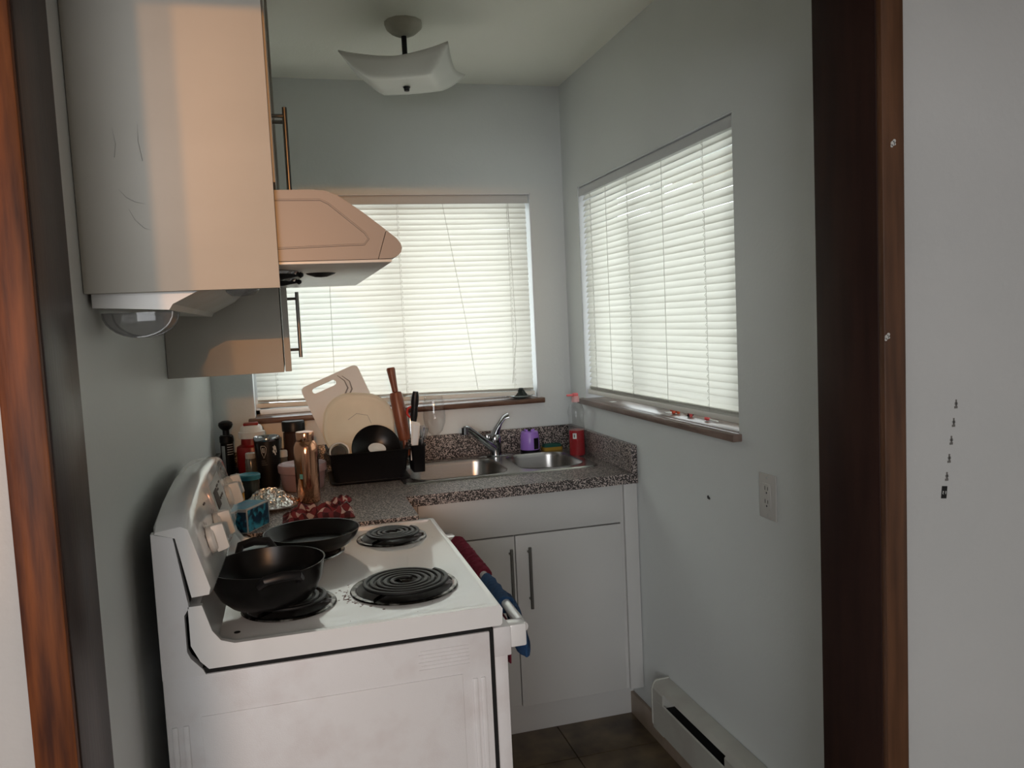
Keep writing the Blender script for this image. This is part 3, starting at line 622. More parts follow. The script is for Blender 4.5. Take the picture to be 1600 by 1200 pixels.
for bx, by, ro, rc, turns in BURN:
    bn = obj('burner', M().lathe([(ro, 0.0005), (ro - 0.002, 0.0035), (ro - 0.010, 0.004), (ro - 0.014, 0.001), (ro - 0.016, -0.001)], (bx, by, 0.9045), n=48), DRIP, st)
    obj('drip_bowl', M().lathe([(ro - 0.014, 0.002), (ro - 0.022, -0.0002), (ro * 0.5, -0.0005), (0.02, -0.0007), (0.0, -0.0007)], (bx, by, 0.9052), n=40), DRIPB, bn)
    cps = []; N = turns * 36
    for k in range(N + 1):
        a = 2 * PI * k / 36 + 0.6; r = rc * (0.22 + 0.78 * k / N); cps.append((bx + r * math.cos(a), by + r * math.sin(a), 0.9195))
    cps.append((bx + rc * math.cos(a + .15), by + rc * math.sin(a + .15), 0.910))
    obj('coil', M().tube(cps, 0.0052, 8, flat=0.75), COIL, bn)
    sp_ = M()
    for k in range(3):
        a = 2 * PI * k / 3 + 0.3; sp_.box(-0.001, 0.001, 0.012, ro - 0.008, 0.907, 0.914)
        n8 = len(sp_.v) - 8; rm = Matrix.Rotation(a, 4, 'Z')
        for q in range(n8, len(sp_.v)): sp_.v[q] = rm @ sp_.v[q] + Vector((bx, by, 0))
    obj('coil_support', sp_, DRIP, bn, smooth=False)
# baked-on stains between burners
stn = M()
for k in range(46):
    a = random.gauss(3.3, 0.35); r = 0.121 + abs(random.gauss(0, 0.011)); x, y = 0.505 + r * math.cos(a), 1.735 + r * math.sin(a) ; s_ = random.uniform(0.0012, 0.004)
    stn.lathe([(s_, 0.0), (s_ * .7, 0.0004), (0, 0.0005)], (x, y, 0.9037), n=7)
for k in range(26):
    x, y = random.uniform(0.17, 0.64), random.uniform(1.56, 2.27); s_ = random.uniform(0.0006, 0.0016)
    stn.lathe([(s_, 0.0), (s_ * .7, 0.0004), (0, 0.0005)], (x, y, 0.9037), n=6)
o = obj('crumbs', stn, mat('burnt_crumb', (0.10, 0.055, 0.05), 0.8, col2=(0.25, 0.16, 0.15), scale=80), st); o['kind'] = 'stuff'
obj('cooktop_hole', M().cyl((0.165, 1.600, 0.9034), (0.165, 1.600, 0.9044), 0.006, n=16), BLACK, st)

# towels on the oven handle
tw = M(); n = 60; rings = []
for i in range(n + 1):
    y = 1.915 + 0.32 * i / n; rings.append([Vector((0.722 + (0.020 + 0.004 * math.sin(i * 1.35 + 1.2 * math.cos(k * .5)) + random.uniform(-.0012, .0012)) * math.cos(2 * PI * k / 20), y, 0.846 + (0.021 + 0.004 * math.sin(i * 1.35 + 1.2 * math.cos(k * .5)) + random.uniform(-.0012, .0012)) * math.sin(2 * PI * k / 20))) for k in range(20)])
t1 = thing('towel', 'burgundy terry towel wound around the oven door handle', 'towel', (0.722, 2.0, 0.82))
obj('wrap', tw.loft(rings), TOWR, t1)
fl = M(); rings = []
for i in range(12):
    t = i / 11; rings.append([Vector((0.708 + 0.006 * math.cos(2 * PI * k / 14) - 0.0 * t, 1.70 + 0.10 * math.sin(2 * PI * k / 14) * (1 - .2 * t), 0.83 - 0.075 * t - (0.01 if i == 11 else 0))) for k in range(14)])
obj('hanging_end', fl.loft(rings), TOWR, t1)
t2_ = thing('towel', 'blue terry towel hanging over the near end of the oven handle', 'towel', (0.73, 1.75, 0.78))
wr = M(); rings = []
for i in range(25):
    y = 1.70 + 0.175 * i / 24; rings.append([Vector((0.722 + (0.018 + 0.0015 * math.sin(i * .9 + k)) * math.cos(2 * PI * k / 20), y, 0.846 + (0.019 + 0.0015 * math.sin(i * .9 + k)) * math.sin(2 * PI * k / 20))) for k in range(20)])
obj('wrap', wr.loft(rings), TOWB, t2_)
rings = []
for i in range(16):
    t = i / 15; th = 0.010 + 0.007 * t if i < 15 else 0.011
    cyy = 1.735 - 0.07 * t ** .8; hw = 0.062 - 0.004 * t
    rings.append([Vector((0.738 + 0.006 * math.sin(t * 2.6) + th * math.cos(2 * PI * k / 18) + 0.002 * math.sin(k * 2 + i * .6), cyy + hw * math.sin(2 * PI * k / 18), 0.848 - 0.086 * t - (0.003 if i == 15 else 0))) for k in range(18)])
obj('hanging_end', M().loft(rings), TOWB, t2_)

# ---------------------------------------------------------------- pans on the stove
wk = thing('wok', 'deep black two-handled wok on the near left burner', 'wok', (0.225, 1.70, 0.925))
wc = (0.225, 1.70, 0.925)
obj('bowl', M().lathe([(0.0, 0.0), (0.068, 0.0), (0.078, 0.003), (0.096, 0.020), (0.108, 0.045), (0.1135, 0.079), (0.1155, 0.082), (0.1125, 0.0815), (0.1065, 0.047), (0.094, 0.023), (0.076, 0.006), (0.0, 0.004)], wc, n=64), BNON, wk)
for sgn, an in ((1, math.radians(-78)), (-1, math.radians(102))):
    dv = Vector((math.cos(an), math.sin(an), 0)); tv = Vector((-dv.y, dv.x, 0)); c = Vector(wc)
    pth = [c + dv * 0.110 + tv * -0.036 + Vector((0, 0, 0.062)), c + dv * 0.128 + tv * -0.038 + Vector((0, 0, 0.074)), c + dv * 0.144 + tv * -0.030 + Vector((0, 0, 0.086)), c + dv * 0.150 + Vector((0, 0, 0.090)), c + dv * 0.144 + tv * 0.030 + Vector((0, 0, 0.086)), c + dv * 0.128 + tv * 0.038 + Vector((0, 0, 0.074)), c + dv * 0.110 + tv * 0.036 + Vector((0, 0, 0.062))]
    hn = obj('handle', M().tube(pth, 0.006, 10, radii=[0.004, 0.0075, 0.0095, 0.010, 0.0095, 0.0075, 0.004]), BPLA, wk)
    rv = M()
    for s_ in (-1, 1):
        q = c + dv * 0.1065 + tv * 0.036 * s_ + Vector((0, 0, 0.064)); rv.lathe([(0.0035, 0), (0.0025, 0.0015), (0, 0.002)], q, -dv, 10)
    obj('rivet', rv, CHROME, hn)
fp = thing('frying_pan', 'shallow black frying pan on the far left burner', 'pan', (0.322, 2.10, 0.925))
fcx = (0.322, 2.095, 0.925)
obj('pan_body', M().lathe([(0.0, 0.0), (0.085, 0.0), (0.094, 0.004), (0.112, 0.024), (0.119, 0.040), (0.1205, 0.0415), (0.1175, 0.0412), (0.109, 0.026), (0.092, 0.007), (0.0, 0.004)], fcx, n=64), BNON, fp)

# ---------------------------------------------------------------- things on the left counter
def lt(name, label, cat, c, parts, group=None):
    o = thing(name, label, cat, c, group)
    for pn, prof, mt, *rest in parts:
        obj(pn, M().lathe(prof, c, n=32), mt, o, angle=40)
    return o
g = lt('pepper_grinder', 'slim black grinder with knob top standing in the left back corner', 'grinder', (0.050, 3.16, CZ), [
    ('body', [(0, 0.001), (0.023, 0.001), (0.023, 0.150), (0.025, 0.152), (0.025, 0.172), (0.021, 0.178), (0.0, 0.178)], BPLA),
    ('knob', [(0.012, 0.178), (0.012, 0.196), (0.022, 0.206), (0.026, 0.216), (0.024, 0.225), (0.012, 0.231), (0.0, 0.232)], BPLA)])
pm = M()
def wrapquad(ms, c, r, a0, a1, z0, z1, n=4, lift=0.0006):
    for i in range(n):
        p, q = a0 + (a1 - a0) * i / n, a0 + (a1 - a0) * (i + 1) / n
        ms.add([(c[0] + (r + lift) * math.cos(t), c[1] + (r + lift) * math.sin(t), c[2] + z) for t, z in ((p, z0), (q, z0), (q, z1), (p, z1))], [(0, 1, 2, 3)])
    return ms
for k in range(5): wrapquad(pm, (0.050, 3.16, CZ), 0.023, math.radians(-85), math.radians(-25), 0.106 + k * 0.009, 0.109 + k * 0.009)
obj('label_lines', pm, TXT, g, smooth=False)
obj('label_band', wrapquad(M(), (0.050, 3.16, CZ), 0.023, math.radians(-140), math.radians(-105), 0.01, 0.14), GREYW, g, smooth=False)
jg = lt('drink_jug', 'red jug with a white and red screw lid behind the black tumbler', 'jug', (0.142, 3.125, CZ), [
    ('body', [(0, 0.001), (0.052, 0.001), (0.056, 0.01), (0.058, 0.12), (0.055, 0.135), (0.040, 0.142), (0.038, 0.172), (0.0, 0.172)], REDP),
    ('lid', [(0.046, 0.166), (0.047, 0.188), (0.041, 0.190), (0.038, 0.206), (0.030, 0.213), (0.0, 0.214)], WHITE)])
obj('flip_cap', M().box(0.115, 0.168, 3.10, 3.14, CZ + 0.212, CZ + 0.222, 0.004), REDP, jg)
tb = lt('travel_tumbler', 'tall black insulated tumbler with a steel rim and white emblems', 'tumbler', (0.198, 2.98, CZ), [
    ('body', [(0, 0.001), (0.034, 0.001), (0.036, 0.01), (0.042, 0.12), (0.0435, 0.166), (0.0435, 0.170)], BPLA),
    ('steel_rim', [(0.0435, 0.169), (0.0450, 0.171), (0.0450, 0.182), (0.043, 0.185), (0.040, 0.182), (0.039, 0.172), (0.0, 0.172)], CHROME)])
em = M(); tc_ = (0.198, 2.98, CZ)
def wp(a, z, r=0.0436): aa = math.radians(a); return (tc_[0] + r * math.cos(aa), tc_[1] + r * math.sin(aa), tc_[2] + z)
shp = [(-116, 0.155), (-99, 0.155), (-93, 0.148), (-96, 0.130), (-105, 0.112), (-114, 0.130), (-117, 0.148), (-116, 0.155)]
em.tube([wp(a, z, 0.0442) for a, z in shp], 0.0008, 4)
em.tube([wp(-109, 0.148, .0442), wp(-109, 0.133, .0442), wp(-103, 0.131, .0442), wp(-102, .148, .0442)], 0.0010, 4)
obj('shield_emblem', em, TXT, tb)
e2 = M()
for (a, z, a2, z2, r) in ((-62, .150, -50, .140, .0022), (-60, .140, -52, .154, .002), (-64, .136, -54, .130, .0025), (-56, .132, -50, .120, .002), (-62, .128, -52, .146, .0016), (-49, .150, -45, .128, .0018)):
    e2.tube([wp(a, z, .0437), wp((a + a2) / 2, (z + z2) / 2, .0440), wp(a2, z2, .0437)], r, 5)
obj('leaf_emblem', e2, TXT, tb)
e3 = M()
for k in range(3): wrapquad(e3, tc_, 0.0432, math.radians(-118), math.radians(-92 - k * 4), 0.088 + k * 0.007, 0.0895 + k * 0.007)
obj('small_lettering', e3, LMARK, tb, smooth=False)
lt('food_container', 'small round storage tub with a teal lid beside the foil parcel', 'container', (0.140, 2.79, CZ), [
    ('tub', [(0, 0.001), (0.030, 0.001), (0.034, 0.075), (0.0, 0.075)], DTEAL), ('lid', [(0.0365, 0.070), (0.037, 0.084), (0.034, 0.087), (0.030, 0.084), (0.0, 0.084)], TEAL)])
lt('spice_jar', 'small grey jar in front of the red jug', 'jar', (0.139, 2.995, CZ), [
    ('jar', [(0, 0.001), (0.018, 0.001), (0.020, 0.01), (0.020, 0.10), (0.016, 0.110), (0.0, 0.11)], DGLASS), ('lid', [(0.017, 0.108), (0.0175, 0.126), (0.015, 0.128), (0, 0.128)], GREYW)])
lt('spice_jar', 'little pale shaker jar just right of the black tumbler', 'jar', (0.2485, 3.10, CZ), [
    ('jar', [(0, 0.001), (0.015, 0.001), (0.016, 0.09), (0.0, 0.10)], DGLASS), ('lid', [(0.0165, 0.088), (0.0165, 0.108), (0.014, 0.112), (0, 0.112)], GREYW)])
lt('storage_jar', 'brown jar with a wide black lid against the backsplash behind the copper bottle', 'jar', (0.292, 3.185, CZ), [
    ('jar', [(0, 0.001), (0.038, 0.001), (0.040, 0.01), (0.040, 0.165), (0.034, 0.172), (0.0, 0.172)], mat('brown_jar', (0.045, 0.03, 0.026), 0.12)),
    ('lid', [(0.0425, 0.172), (0.043, 0.205), (0.040, 0.210), (0, 0.210)], BPLA)])
bw = lt('food_tub', 'round mauve plastic tub behind the copper bottle', 'tub', (0.314, 2.90, CZ), [
    ('tub', [(0, 0.001), (0.066, 0.001), (0.070, 0.006), (0.077, 0.055), (0.0785, 0.060), (0.083, 0.064), (0.084, 0.086), (0.081, 0.090), (0.074, 0.087), (0.066, 0.080), (0.0, 0.078)], MAUVE)])
cb_ = thing('water_bottle', 'shiny copper water bottle in front of the mauve tub', 'bottle', (0.326, 2.66, CZ))
bc_ = (0.326, 2.66, CZ)
bt = obj('bottle_body', M().lathe([(0, 0.001), (0.034, 0.001), (0.0365, 0.005), (0.0375, 0.06), (0.0385, 0.160), (0.0375, 0.182), (0.031, 0.196), (0.0275, 0.200)], bc_, n=40), COPPER, cb_, angle=60)
obj('cap', M().lathe([(0.0275, 0.198), (0.0285, 0.200), (0.0285, 0.226), (0.0275, 0.2285)], bc_, n=40), COPPER, cb_)
obj('cap_top', M().lathe([(0.0277, 0.2285), (0.026, 0.2295), (0, 0.2295)], bc_, n=40), COPT, cb_)
obj('sticker', wrapquad(M(), bc_, 0.0381, math.radians(-128), math.radians(-112), 0.082, 0.098), mat('teal_sticker', (0.10, 0.30, 0.28), .4), cb_, smooth=False)
# foil parcel
fo = thing('foil_parcel', 'plate of food wrapped in crumpled aluminium foil', 'foil parcel', (0.206, 2.63, CZ))
rnd = random.Random(3)
def foil(u, v):
    a = 2 * PI * u; r = v; rx, ry = 0.082, 0.070
    wob = 1 + 0.07 * math.sin(3 * a + 1) + 0.04 * math.sin(7 * a)
    z = CZ + 0.012 + 0.044 * (1 - r ** 2.2) * (1 + 0.18 * math.sin(4 * a + 6 * r)) + rnd.uniform(-0.0035, 0.0035) * (1 if 0 < v < 1 else 0)
    if v >= 0.999: z = CZ + 0.004
    if v < 0.02: z = CZ + 0.05
    j = rnd.uniform(-0.002, 0.002) if 0 < v < 1 else 0
    return (0.206 + rx * wob * r * math.cos(a) + j, 2.63 + ry * wob * r * math.sin(a) + j, z)
FM = M(); nu, nv = 64, 18; tab = [[foil(i / nu, j / nv) for i in range(nu)] for j in range(1, nv + 1)]
FM.loft([[Vector(p) for p in row] for row in tab], True, True)
obj('foil_wrap', FM, FOIL, fo, smooth=False)
obj('plate_edge', M().lathe([(0.060, 0.001), (0.075, 0.004), (0.086, 0.010), (0.084, 0.012), (0.06, 0.006)], (0.206, 2.63, CZ), n=40), mat('plate_rim', (0.16, 0.15, 0.14), 0.3), fo)
# blue and black carton lying at an angle
bx = thing('tea_box', 'blue and dark printed carton lying tilted behind the stove controls', 'box', (0.155, 2.375, CZ))
mx = Matrix.Translation((0.150, 2.385, CZ + 0.034)) @ Matrix.Rotation(math.radians(-28), 4, 'Z') @ Matrix.Rotation(math.radians(0), 4, 'Y')
obj('carton', M().box(-0.036, 0.036, -0.060, 0.060, -0.0335, 0.0335, 0.001).xform(mx), BOXW, bx)
obj('top_panel', M().box(-0.0345, 0.028, -0.052, 0.0595, 0.0336, 0.0341).xform(mx), BLUEB, bx, smooth=False)
obj('end_panel', M().box(-0.028, 0.034, -0.0606, -0.0600, -0.030, 0.026).xform(mx), BLUED, bx, smooth=False)
obj('side_panel_print', M().box(0.0361, 0.0366, -0.055, 0.055, -0.031, 0.030).xform(mx), BLUED, bx, smooth=False)
obj('dark_side', M().box(-0.0366, -0.0361, -0.058, 0.058, -0.0325, 0.0325).xform(mx), BPLA, bx, smooth=False)
pm = M()
for k in range(4): pm.box(-0.020, 0.010 - 0.006 * (k % 2), -0.03 + 0.018 * k, -0.024 + 0.018 * k, 0.0341, 0.0344)
obj('lettering', pm.xform(mx), mat('box_lettering', (0.25, 0.35, 0.45), .5), bx, smooth=False)
yp = thing('spice_packet', 'yellow packet standing behind the far stove knobs', 'packet', (0.122, 2.50, CZ))
obj('pouch', M().box(0.104, 0.140, 2.49, 2.51, CZ + 0.001, CZ + 0.098, 0.006), YELL, yp)
obj('top_seal', M().box(0.106, 0.138, 2.498, 2.502, CZ + 0.096, CZ + 0.112, 0.0015), YELL, yp)
# crumpled plaid cloth
cl_ = thing('dish_cloth', 'crumpled red and white plaid cloth between the frying pan and copper bottle', 'cloth', (0.345, 2.43, CZ))
rn = random.Random(11)
ph = [(rn.uniform(0, 6), rn.uniform(1, 4), rn.uniform(8, 26)) for _ in range(9)]
def cloth(u, v):
    x = 0.245 + 0.205 * u; y = 2.36 + 0.135 * v + 0.012 * math.sin(u * 9)
    e = math.sin(PI * u) ** 0.45 * math.sin(PI * v) ** 0.5 if 0 < u < 1 and 0 < v < 1 else 0
    z = CZ + 0.003 + e * (0.026 + 0.014 * math.sin(u * 17 + v * 5) * math.cos(v * 9 + u * 4) + 0.009 * math.sin(u * 31 - v * 14) + 0.010 * (u - .3))
    x += e * 0.010 * math.sin(v * 16 + u * 6); y += e * 0.010 * math.sin(u * 22 + v * 3)
    return (x, y, z)
co = obj('fabric', M().grid(60, 40, cloth), PLAID, cl_, angle=80)
fc_ = M(); fc_.grid(20, 10, lambda u, v: (0.385 + 0.062 * u, 2.40 + 0.05 * v + 0.02 * u, CZ + 0.034 + 0.022 * math.sin(PI * (0.15 + 0.7 * u)) * math.sin(PI * (0.1 + .8 * v)) + 0.004 * math.sin(u * 20 + v * 7)))
fc_.uvs = [(a * 0.30 + 0.05, b * 0.45 + 0.1) for a, b in fc_.uvs]; obj('folded_corner', fc_, PLAID, cl_, angle=80)

# ---------------------------------------------------------------- dish rack and dishes
rk = thing('dish_rack', 'black dish drainer tub full of drying kitchenware left of the sink', 'dish rack', (0.55, 3.0, CZ))
def rr3(z, hx, hy, r=0.02): return [Vector((x, y, z)) for x, y in rrect(0.548, 3.005, hx, hy, r, 4)]
rk0, rk1 = CZ + 0.010, CZ + 0.108
obj('tub', M().loft([rr3(rk0, .125, .118), rr3(rk1, .140, .136), rr3(rk1 + 0.004, .147, .142), rr3(rk1 + 0.006, .146, .141), rr3(rk1 + 0.001, .138, .134), rr3(rk0 + 0.004, .122, .115)]), BPLA, rk, angle=50)
obj('drip_tray', M().loft([rr3(CZ + 0.001, .135, .128), rr3(CZ + 0.009, .142, .135), rr3(CZ + 0.010, .142, .135)]), BPLA, rk)
cdy = thing('cutlery_caddy', 'black cutlery holder hooked on the right end of the dish rack', 'caddy', (0.722, 2.965, 0.935))
def cr(z, s_): return [Vector((0.7265 + x * s_, 2.965 + y * s_, z)) for x, y in rrect(0, 0, 0.026, 0.062, 0.008, 3)]
obj('cup', M().loft([cr(0.936, .82), cr(1.030, .98), cr(1.036, 1.12), cr(1.038, 1.10), cr(1.030, .94), cr(0.940, .78)]), BPLA, cdy, angle=50)
obj('hook', M().box(0.690, 0.706, 2.93, 3.00, 1.030, 1.040, 0.002), BPLA, cdy)
def planar(c, right, up, poly, th, mt, name, parent=None, holes=None):
    """extruded polygon in the plane (right, up), thickness th"""
    c, right, up = Vector(c), Vector(right).normalized(), Vector(up); up = (up - right * up.dot(right)).normalized(); nn = right.cross(up)
    bm = bmesh.new(); es = []
    for lp in [poly] + (holes or []):
        vs = [bm.verts.new(c + right * x + up * y) for x, y in lp]; es += [bm.edges.new((vs[i], vs[(i + 1) % len(vs)])) for i in range(len(vs))]
    bmesh.ops.triangle_fill(bm, use_beauty=True, use_dissolve=False, edges=es)
    ex = bmesh.ops.extrude_face_region(bm, geom=bm.faces[:]); bmesh.ops.translate(bm, vec=nn * th, verts=[e for e in ex['geom'] if isinstance(e, bmesh.types.BMVert)])
    bm.verts.index_update(); ms = M().add([v.co.copy() for v in bm.verts], [[v.index for v in f.verts] for f in bm.faces]); bm.free()
    return obj(name, ms, mt, parent, angle=30)
# cutting board
th_ = math.radians(21); up_ = Vector((-math.sin(th_), 0.16, math.cos(th_))); rt_ = Vector((math.cos(th_), 0, math.sin(th_)))
bd = thing('cutting_board', 'white plastic cutting board with a handle slot and grey swirl, leaning in the rack', 'cutting board', (0.5, 3.05, 0.94))
ctr = Vector((0.430, 3.075, 1.298)) - up_ * 0.168
o = planar(ctr, rt_, up_, rrect(0, 0, 0.112, 0.170, 0.018, 5), 0.006, BOARD, 'board', bd, [rrect(-0.030, 0.140, 0.046, 0.0105, 0.010, 5)])
def onboard(x, y, lift=0.0062): nn = rt_.cross(up_).normalized(); return ctr + rt_ * x + up_.normalized() * y + nn * lift
for pts in ([(0.045, .15), (.062, .12), (.058, .09), (.035, .07), (.010, .055), (-.006, .03)], [(.030, .158), (.046, .13), (.046, .10), (.022, .078), (-.004, .062), (-.020, .04)]):
    obj('swirl_print', M().tube([onboard(*p) for p in pts], 0.0022, 5, flat=1, radii=[.001, .002, .003, .003, .002, .001]), GREYP, bd)
# cream tray
tr_r = Vector((0.98, -0.05, -0.10)).normalized(); tr_u = Vector((0.08, 0.30, 0.95))
tr_u = (tr_u - tr_r * tr_u.dot(tr_r)).normalized(); tr_n = tr_r.cross(tr_u)
tc0 = Vector((0.526, 3.02, 1.110))
tyy = thing('serving_tray', 'cream oval plastic lid standing behind the black bowl in the rack', 'tray', (0.52, 3.03, 0.935))
def trp(hx, hy, h): return [tc0 + tr_r * x + tr_u * y + tr_n * h for x, y in rrect(0, 0, hx, hy, hy * 0.84, 8)]
obj('tray', M().loft([trp(.115, .108, 0.0), trp(.128, .122, 0.002), trp(.130, .124, .008), trp(.124, .118, .012), trp(.119, .112, .008), trp(.112, .106, .0065), trp(.102, .096, .0075), trp(.098, .092, .0065)]), CREAM, tyy, angle=60)
for pts in ([(-.04, .02), (-.01, .045), (.03, .04), (.045, .01)],):
    obj('scratch', M().tube([tc0 + tr_r * x + tr_u * y + tr_n * 0.0068 for x, y in pts], 0.0007, 4), GREYP, tyy)
# black bowl on edge
bn_ = Vector((0.10, -0.90, 0.38)).normalized()
bb = thing('black_bowl', 'black bowl drying on its edge in front of the cream tray', 'bowl', (0.58, 2.95, 0.95))
obj('bowl', M().lathe([(0.0, -0.035), (0.035, -0.034), (0.07, -0.016), (0.089, 0.0), (0.091, 0.001), (0.0885, 0.002), (0.068, -0.012), (0.034, -0.030), (0.0, -0.031)], (0.579, 2.945, 1.030), bn_, 48), BNON, bb)
obj('foot_ring', M().lathe([(0.030, -0.036), (0.034, -0.040), (0.036, -0.036)], (0.579, 2.945, 1.030), bn_, 32), BNON, bb)
# glass jar lying
gj = thing('glass_jar', 'clear glass jar lying on its side at the left of the rack', 'jar', (0.445, 2.95, 0.99))
jax = Vector((0.12, -0.97, 0.25)).normalized()
obj('jar', M().lathe([(0.0, -0.13), (0.034, -0.128), (0.038, -0.12), (0.038, -0.03), (0.034, -0.016), (0.034, -0.002), (0.036, 0.0), (0.031, 0.0), (0.031, -0.016), (0.034, -0.03), (0.034, -0.12), (0.0, -0.125)], (0.444, 2.90, 1.036), jax, 32), CLEARP, gj)
obj('inner_cup', M().lathe([(0.0, -0.05), (0.024, -0.05), (0.027, -0.02), (0.025, -0.018), (0.0, -0.045)], (0.444, 2.90, 1.036), jax, 32), DGLASS, gj)
obj('mouth_ring', M().lathe([(0.031, 0.001), (0.036, 0.002), (0.0365, -0.004), (0.0345, -0.005)], (0.444, 2.90, 1.036), jax, 32), GREYW, gj)
wc_ = thing('small_dish', 'small white saucer edge showing above the front rim of the rack', 'dish', (0.575, 2.90, 0.98))
obj('saucer', M().lathe([(0.0, 0.0), (0.02, 0.001), (0.032, 0.006), (0.031, 0.008), (0.0, 0.003)], (0.578, 2.925, 1.029), (0.1, -0.5, 0.85), 28), WHITE, wc_)
# rolling pin
p0 = Vector((0.697, 2.985, 0.990)); p1 = Vector((0.655, 3.02, 1.318)); L = (p1 - p0).length
rp = thing('rolling_pin', 'reddish wooden rolling pin standing upright in the rack', 'rolling pin', p0)
obj('barrel', M().lathe([(0.0, 0.056), (0.019, 0.058), (0.0225, 0.068), (0.0245, 0.15), (0.0245, 0.222), (0.021, 0.238), (0.010, 0.241), (0, 0.241)], p0, p1 - p0, 24), PIN, rp)
obj('handle', M().lathe([(0.012, 0.0), (0.0145, 0.010), (0.012, 0.035), (0.010, 0.057)], p0, p1 - p0, 16, cap0=True), PIN, rp)
obj('handle', M().lathe([(0.011, 0.240), (0.012, 0.265), (0.0150, 0.31), (0.0165, L - 0.006), (0.014, L)], p0, p1 - p0, 16, cap1=True), PIN, rp)
# knife
kn = thing('kitchen_knife', 'knife standing in the cutlery holder with its black handle up', 'knife', (0.728, 2.955, 0.95))
ka, kb = Vector((0.722, 2.965, 1.118)), Vector((0.735, 2.96, 1.228))
obj('handle', M().tube([ka, ka.lerp(kb, .2), ka.lerp(kb, .45), ka.lerp(kb, .65), ka.lerp(kb, .85), kb], 0.013, 12, radii=[.011, .0135, .0125, .0145, .013, .010]), BPLA, kn)
obj('blade', M().box(0.712, 0.728, 2.9635, 2.965, 0.955, 1.120, 0.0004), CHROME, kn)
sc = thing('scissors', 'scissors with red handles behind the knife in the holder', 'scissors', (0.712, 2.99, 0.95))
cc_ = Vector((0.7175, 2.99, 1.150))
obj('handle', M().tube([cc_ + Vector((0.014 * math.cos(a * PI / 6), 0, 0.019 * math.sin(a * PI / 6))) for a in range(13)], 0.0042, 8), RED, sc)
obj('blade', M().box(0.712, 0.720, 2.989, 2.991, 0.955, 1.132, 0.0004), CHROME, sc)
ws = thing('grater', 'flat white plastic slicer standing in the cutlery holder', 'slicer', (0.718, 2.93, 0.95))
planar((0.7165, 2.935, 1.048), (0.97, 0, -0.12), (0.02, 0.05, 1), [(-.009, -.07), (.0125, -.07), (.0165, .068), (-.0165, .074)], 0.004, WHITE, 'plate', ws)
planar((0.7165, 2.9308, 1.048), (0.97, 0, -0.12), (0.02, 0.05, 1), [(-.0055, -.06), (.006, -.06), (.0125, .056), (-.0085, .062)], 0.001, BOARD, 'recess', ws)
def fork(label, base, tip, n, head):
    f = thing('fork', label, 'fork', base); b, t = Vector(base), Vector(tip); d = (t - b).normalized(); s_ = d.cross(Vector((0, 1, 0))).normalized()
    obj('stem', M().tube([b, b.lerp(t, .6), t], 0.003, 6, radii=[.004, .0025, .003]), CHROME, f)
    hm_ = M()
    for k in range(4): o_ = s_ * (k - 1.5) * 0.0052; hm_.tube([t + o_ * .6, t + o_ + d * 0.02, t + o_ + d * 0.045], 0.0014, 5)
    obj('tines', hm_, CHROME, f)
fork('fork with long tines standing in the holder beside the white slicer', (0.738, 2.92, 0.95), (0.745, 2.925, 1.060), 4, 1)
fork('shorter fork leaning right at the back of the cutlery holder', (0.735, 2.985, 0.95), (0.758, 2.98, 1.045), 4, 1)
# wine glass
wg = thing('wine_glass', 'empty clear wine glass on the counter behind the left sink bowl', 'wine glass', (0.842, 3.213, CZ))
gz = (0.842, 3.208, CZ + 0.0005)
obj('bowl', M().lathe([(0.004, 0.098), (0.012, 0.103), (0.030, 0.122), (0.0425, 0.155), (0.0455, 0.182), (0.043, 0.215), (0.036, 0.262), (0.0352, 0.262), (0.042, 0.215), (0.0445, 0.182), (0.0415, 0.155), (0.029, 0.123), (0.004, 0.102)], gz, n=48), WGLASS, wg, angle=80)
obj('stem', M().lathe([(0.004, 0.099), (0.0035, 0.07), (0.0035, 0.02), (0.006, 0.006)], gz, n=16), WGLASS, wg, angle=80)
obj('foot', M().lathe([(0.006, 0.006), (0.02, 0.003), (0.036, 0.0015), (0.036, 0.0), (0, 0.0)], gz, n=40), WGLASS, wg, angle=80)

# ---------------------------------------------------------------- right of the faucet
pb = thing('blender_base', 'small purple cordless blender base beside the faucet', 'blender', (1.232, 3.195, CZ + 0.006))
c = (1.232, 3.190, CZ + 0.006)
obj('foot', M().lathe([(0, 0.0005), (0.040, 0.0005), (0.041, 0.010), (0.039, 0.011)], c, n=40), BPLA, pb)
obj('housing', M().lathe([(0.039, 0.010), (0.0405, 0.014), (0.038, 0.070), (0.036, 0.074), (0.036, 0.082), (0.033, 0.086), (0.0, 0.086)], c, n=40), PURP, pb)
for k in range(5):
    a = k * 2 * PI / 5; obj('drive_tooth', M().box(c[0] + 0.018 * math.cos(a) - .004, c[0] + 0.018 * math.cos(a) + .004, c[1] + 0.018 * math.sin(a) - .004, c[1] + 0.018 * math.sin(a) + .004, c[2] + 0.085, c[2] + 0.094, .001), PURP, pb)
obj('blade_hub', M().lathe([(0.008, 0.085), (0.006, 0.095), (0, 0.097)], c, n=12), BPLA, pb)
obj('button_panel', wrapquad(M(), c, 0.0398, math.radians(-82), math.radians(-46), 0.014, 0.060, lift=0.0009), BPLA, pb, smooth=False)
sg = thing('sponge', 'green and yellow scouring sponge beside the purple blender base', 'sponge', (1.325, 3.20, CZ))
def spr(z, s_=1.0): return [Vector((1.328 + x * s_, 3.195 + y * s_, z)) for x, y in rrect(0, 0, 0.042, 0.026, 0.012, 4)]
obj('yellow_foam', M().loft([spr(CZ + .001, .97), spr(CZ + .004), spr(CZ + .018), spr(CZ + .019, .98)]), SPY, sg)
obj('green_pad', M().loft([spr(CZ + .019, .90), spr(CZ + .028, .90), spr(CZ + .030, .85)]), SPG, sg)
sb = thing('soap_bottle', 'clear dish soap bottle with red liquid and pink cap in the right corner', 'bottle', (1.384, 3.03, CZ))
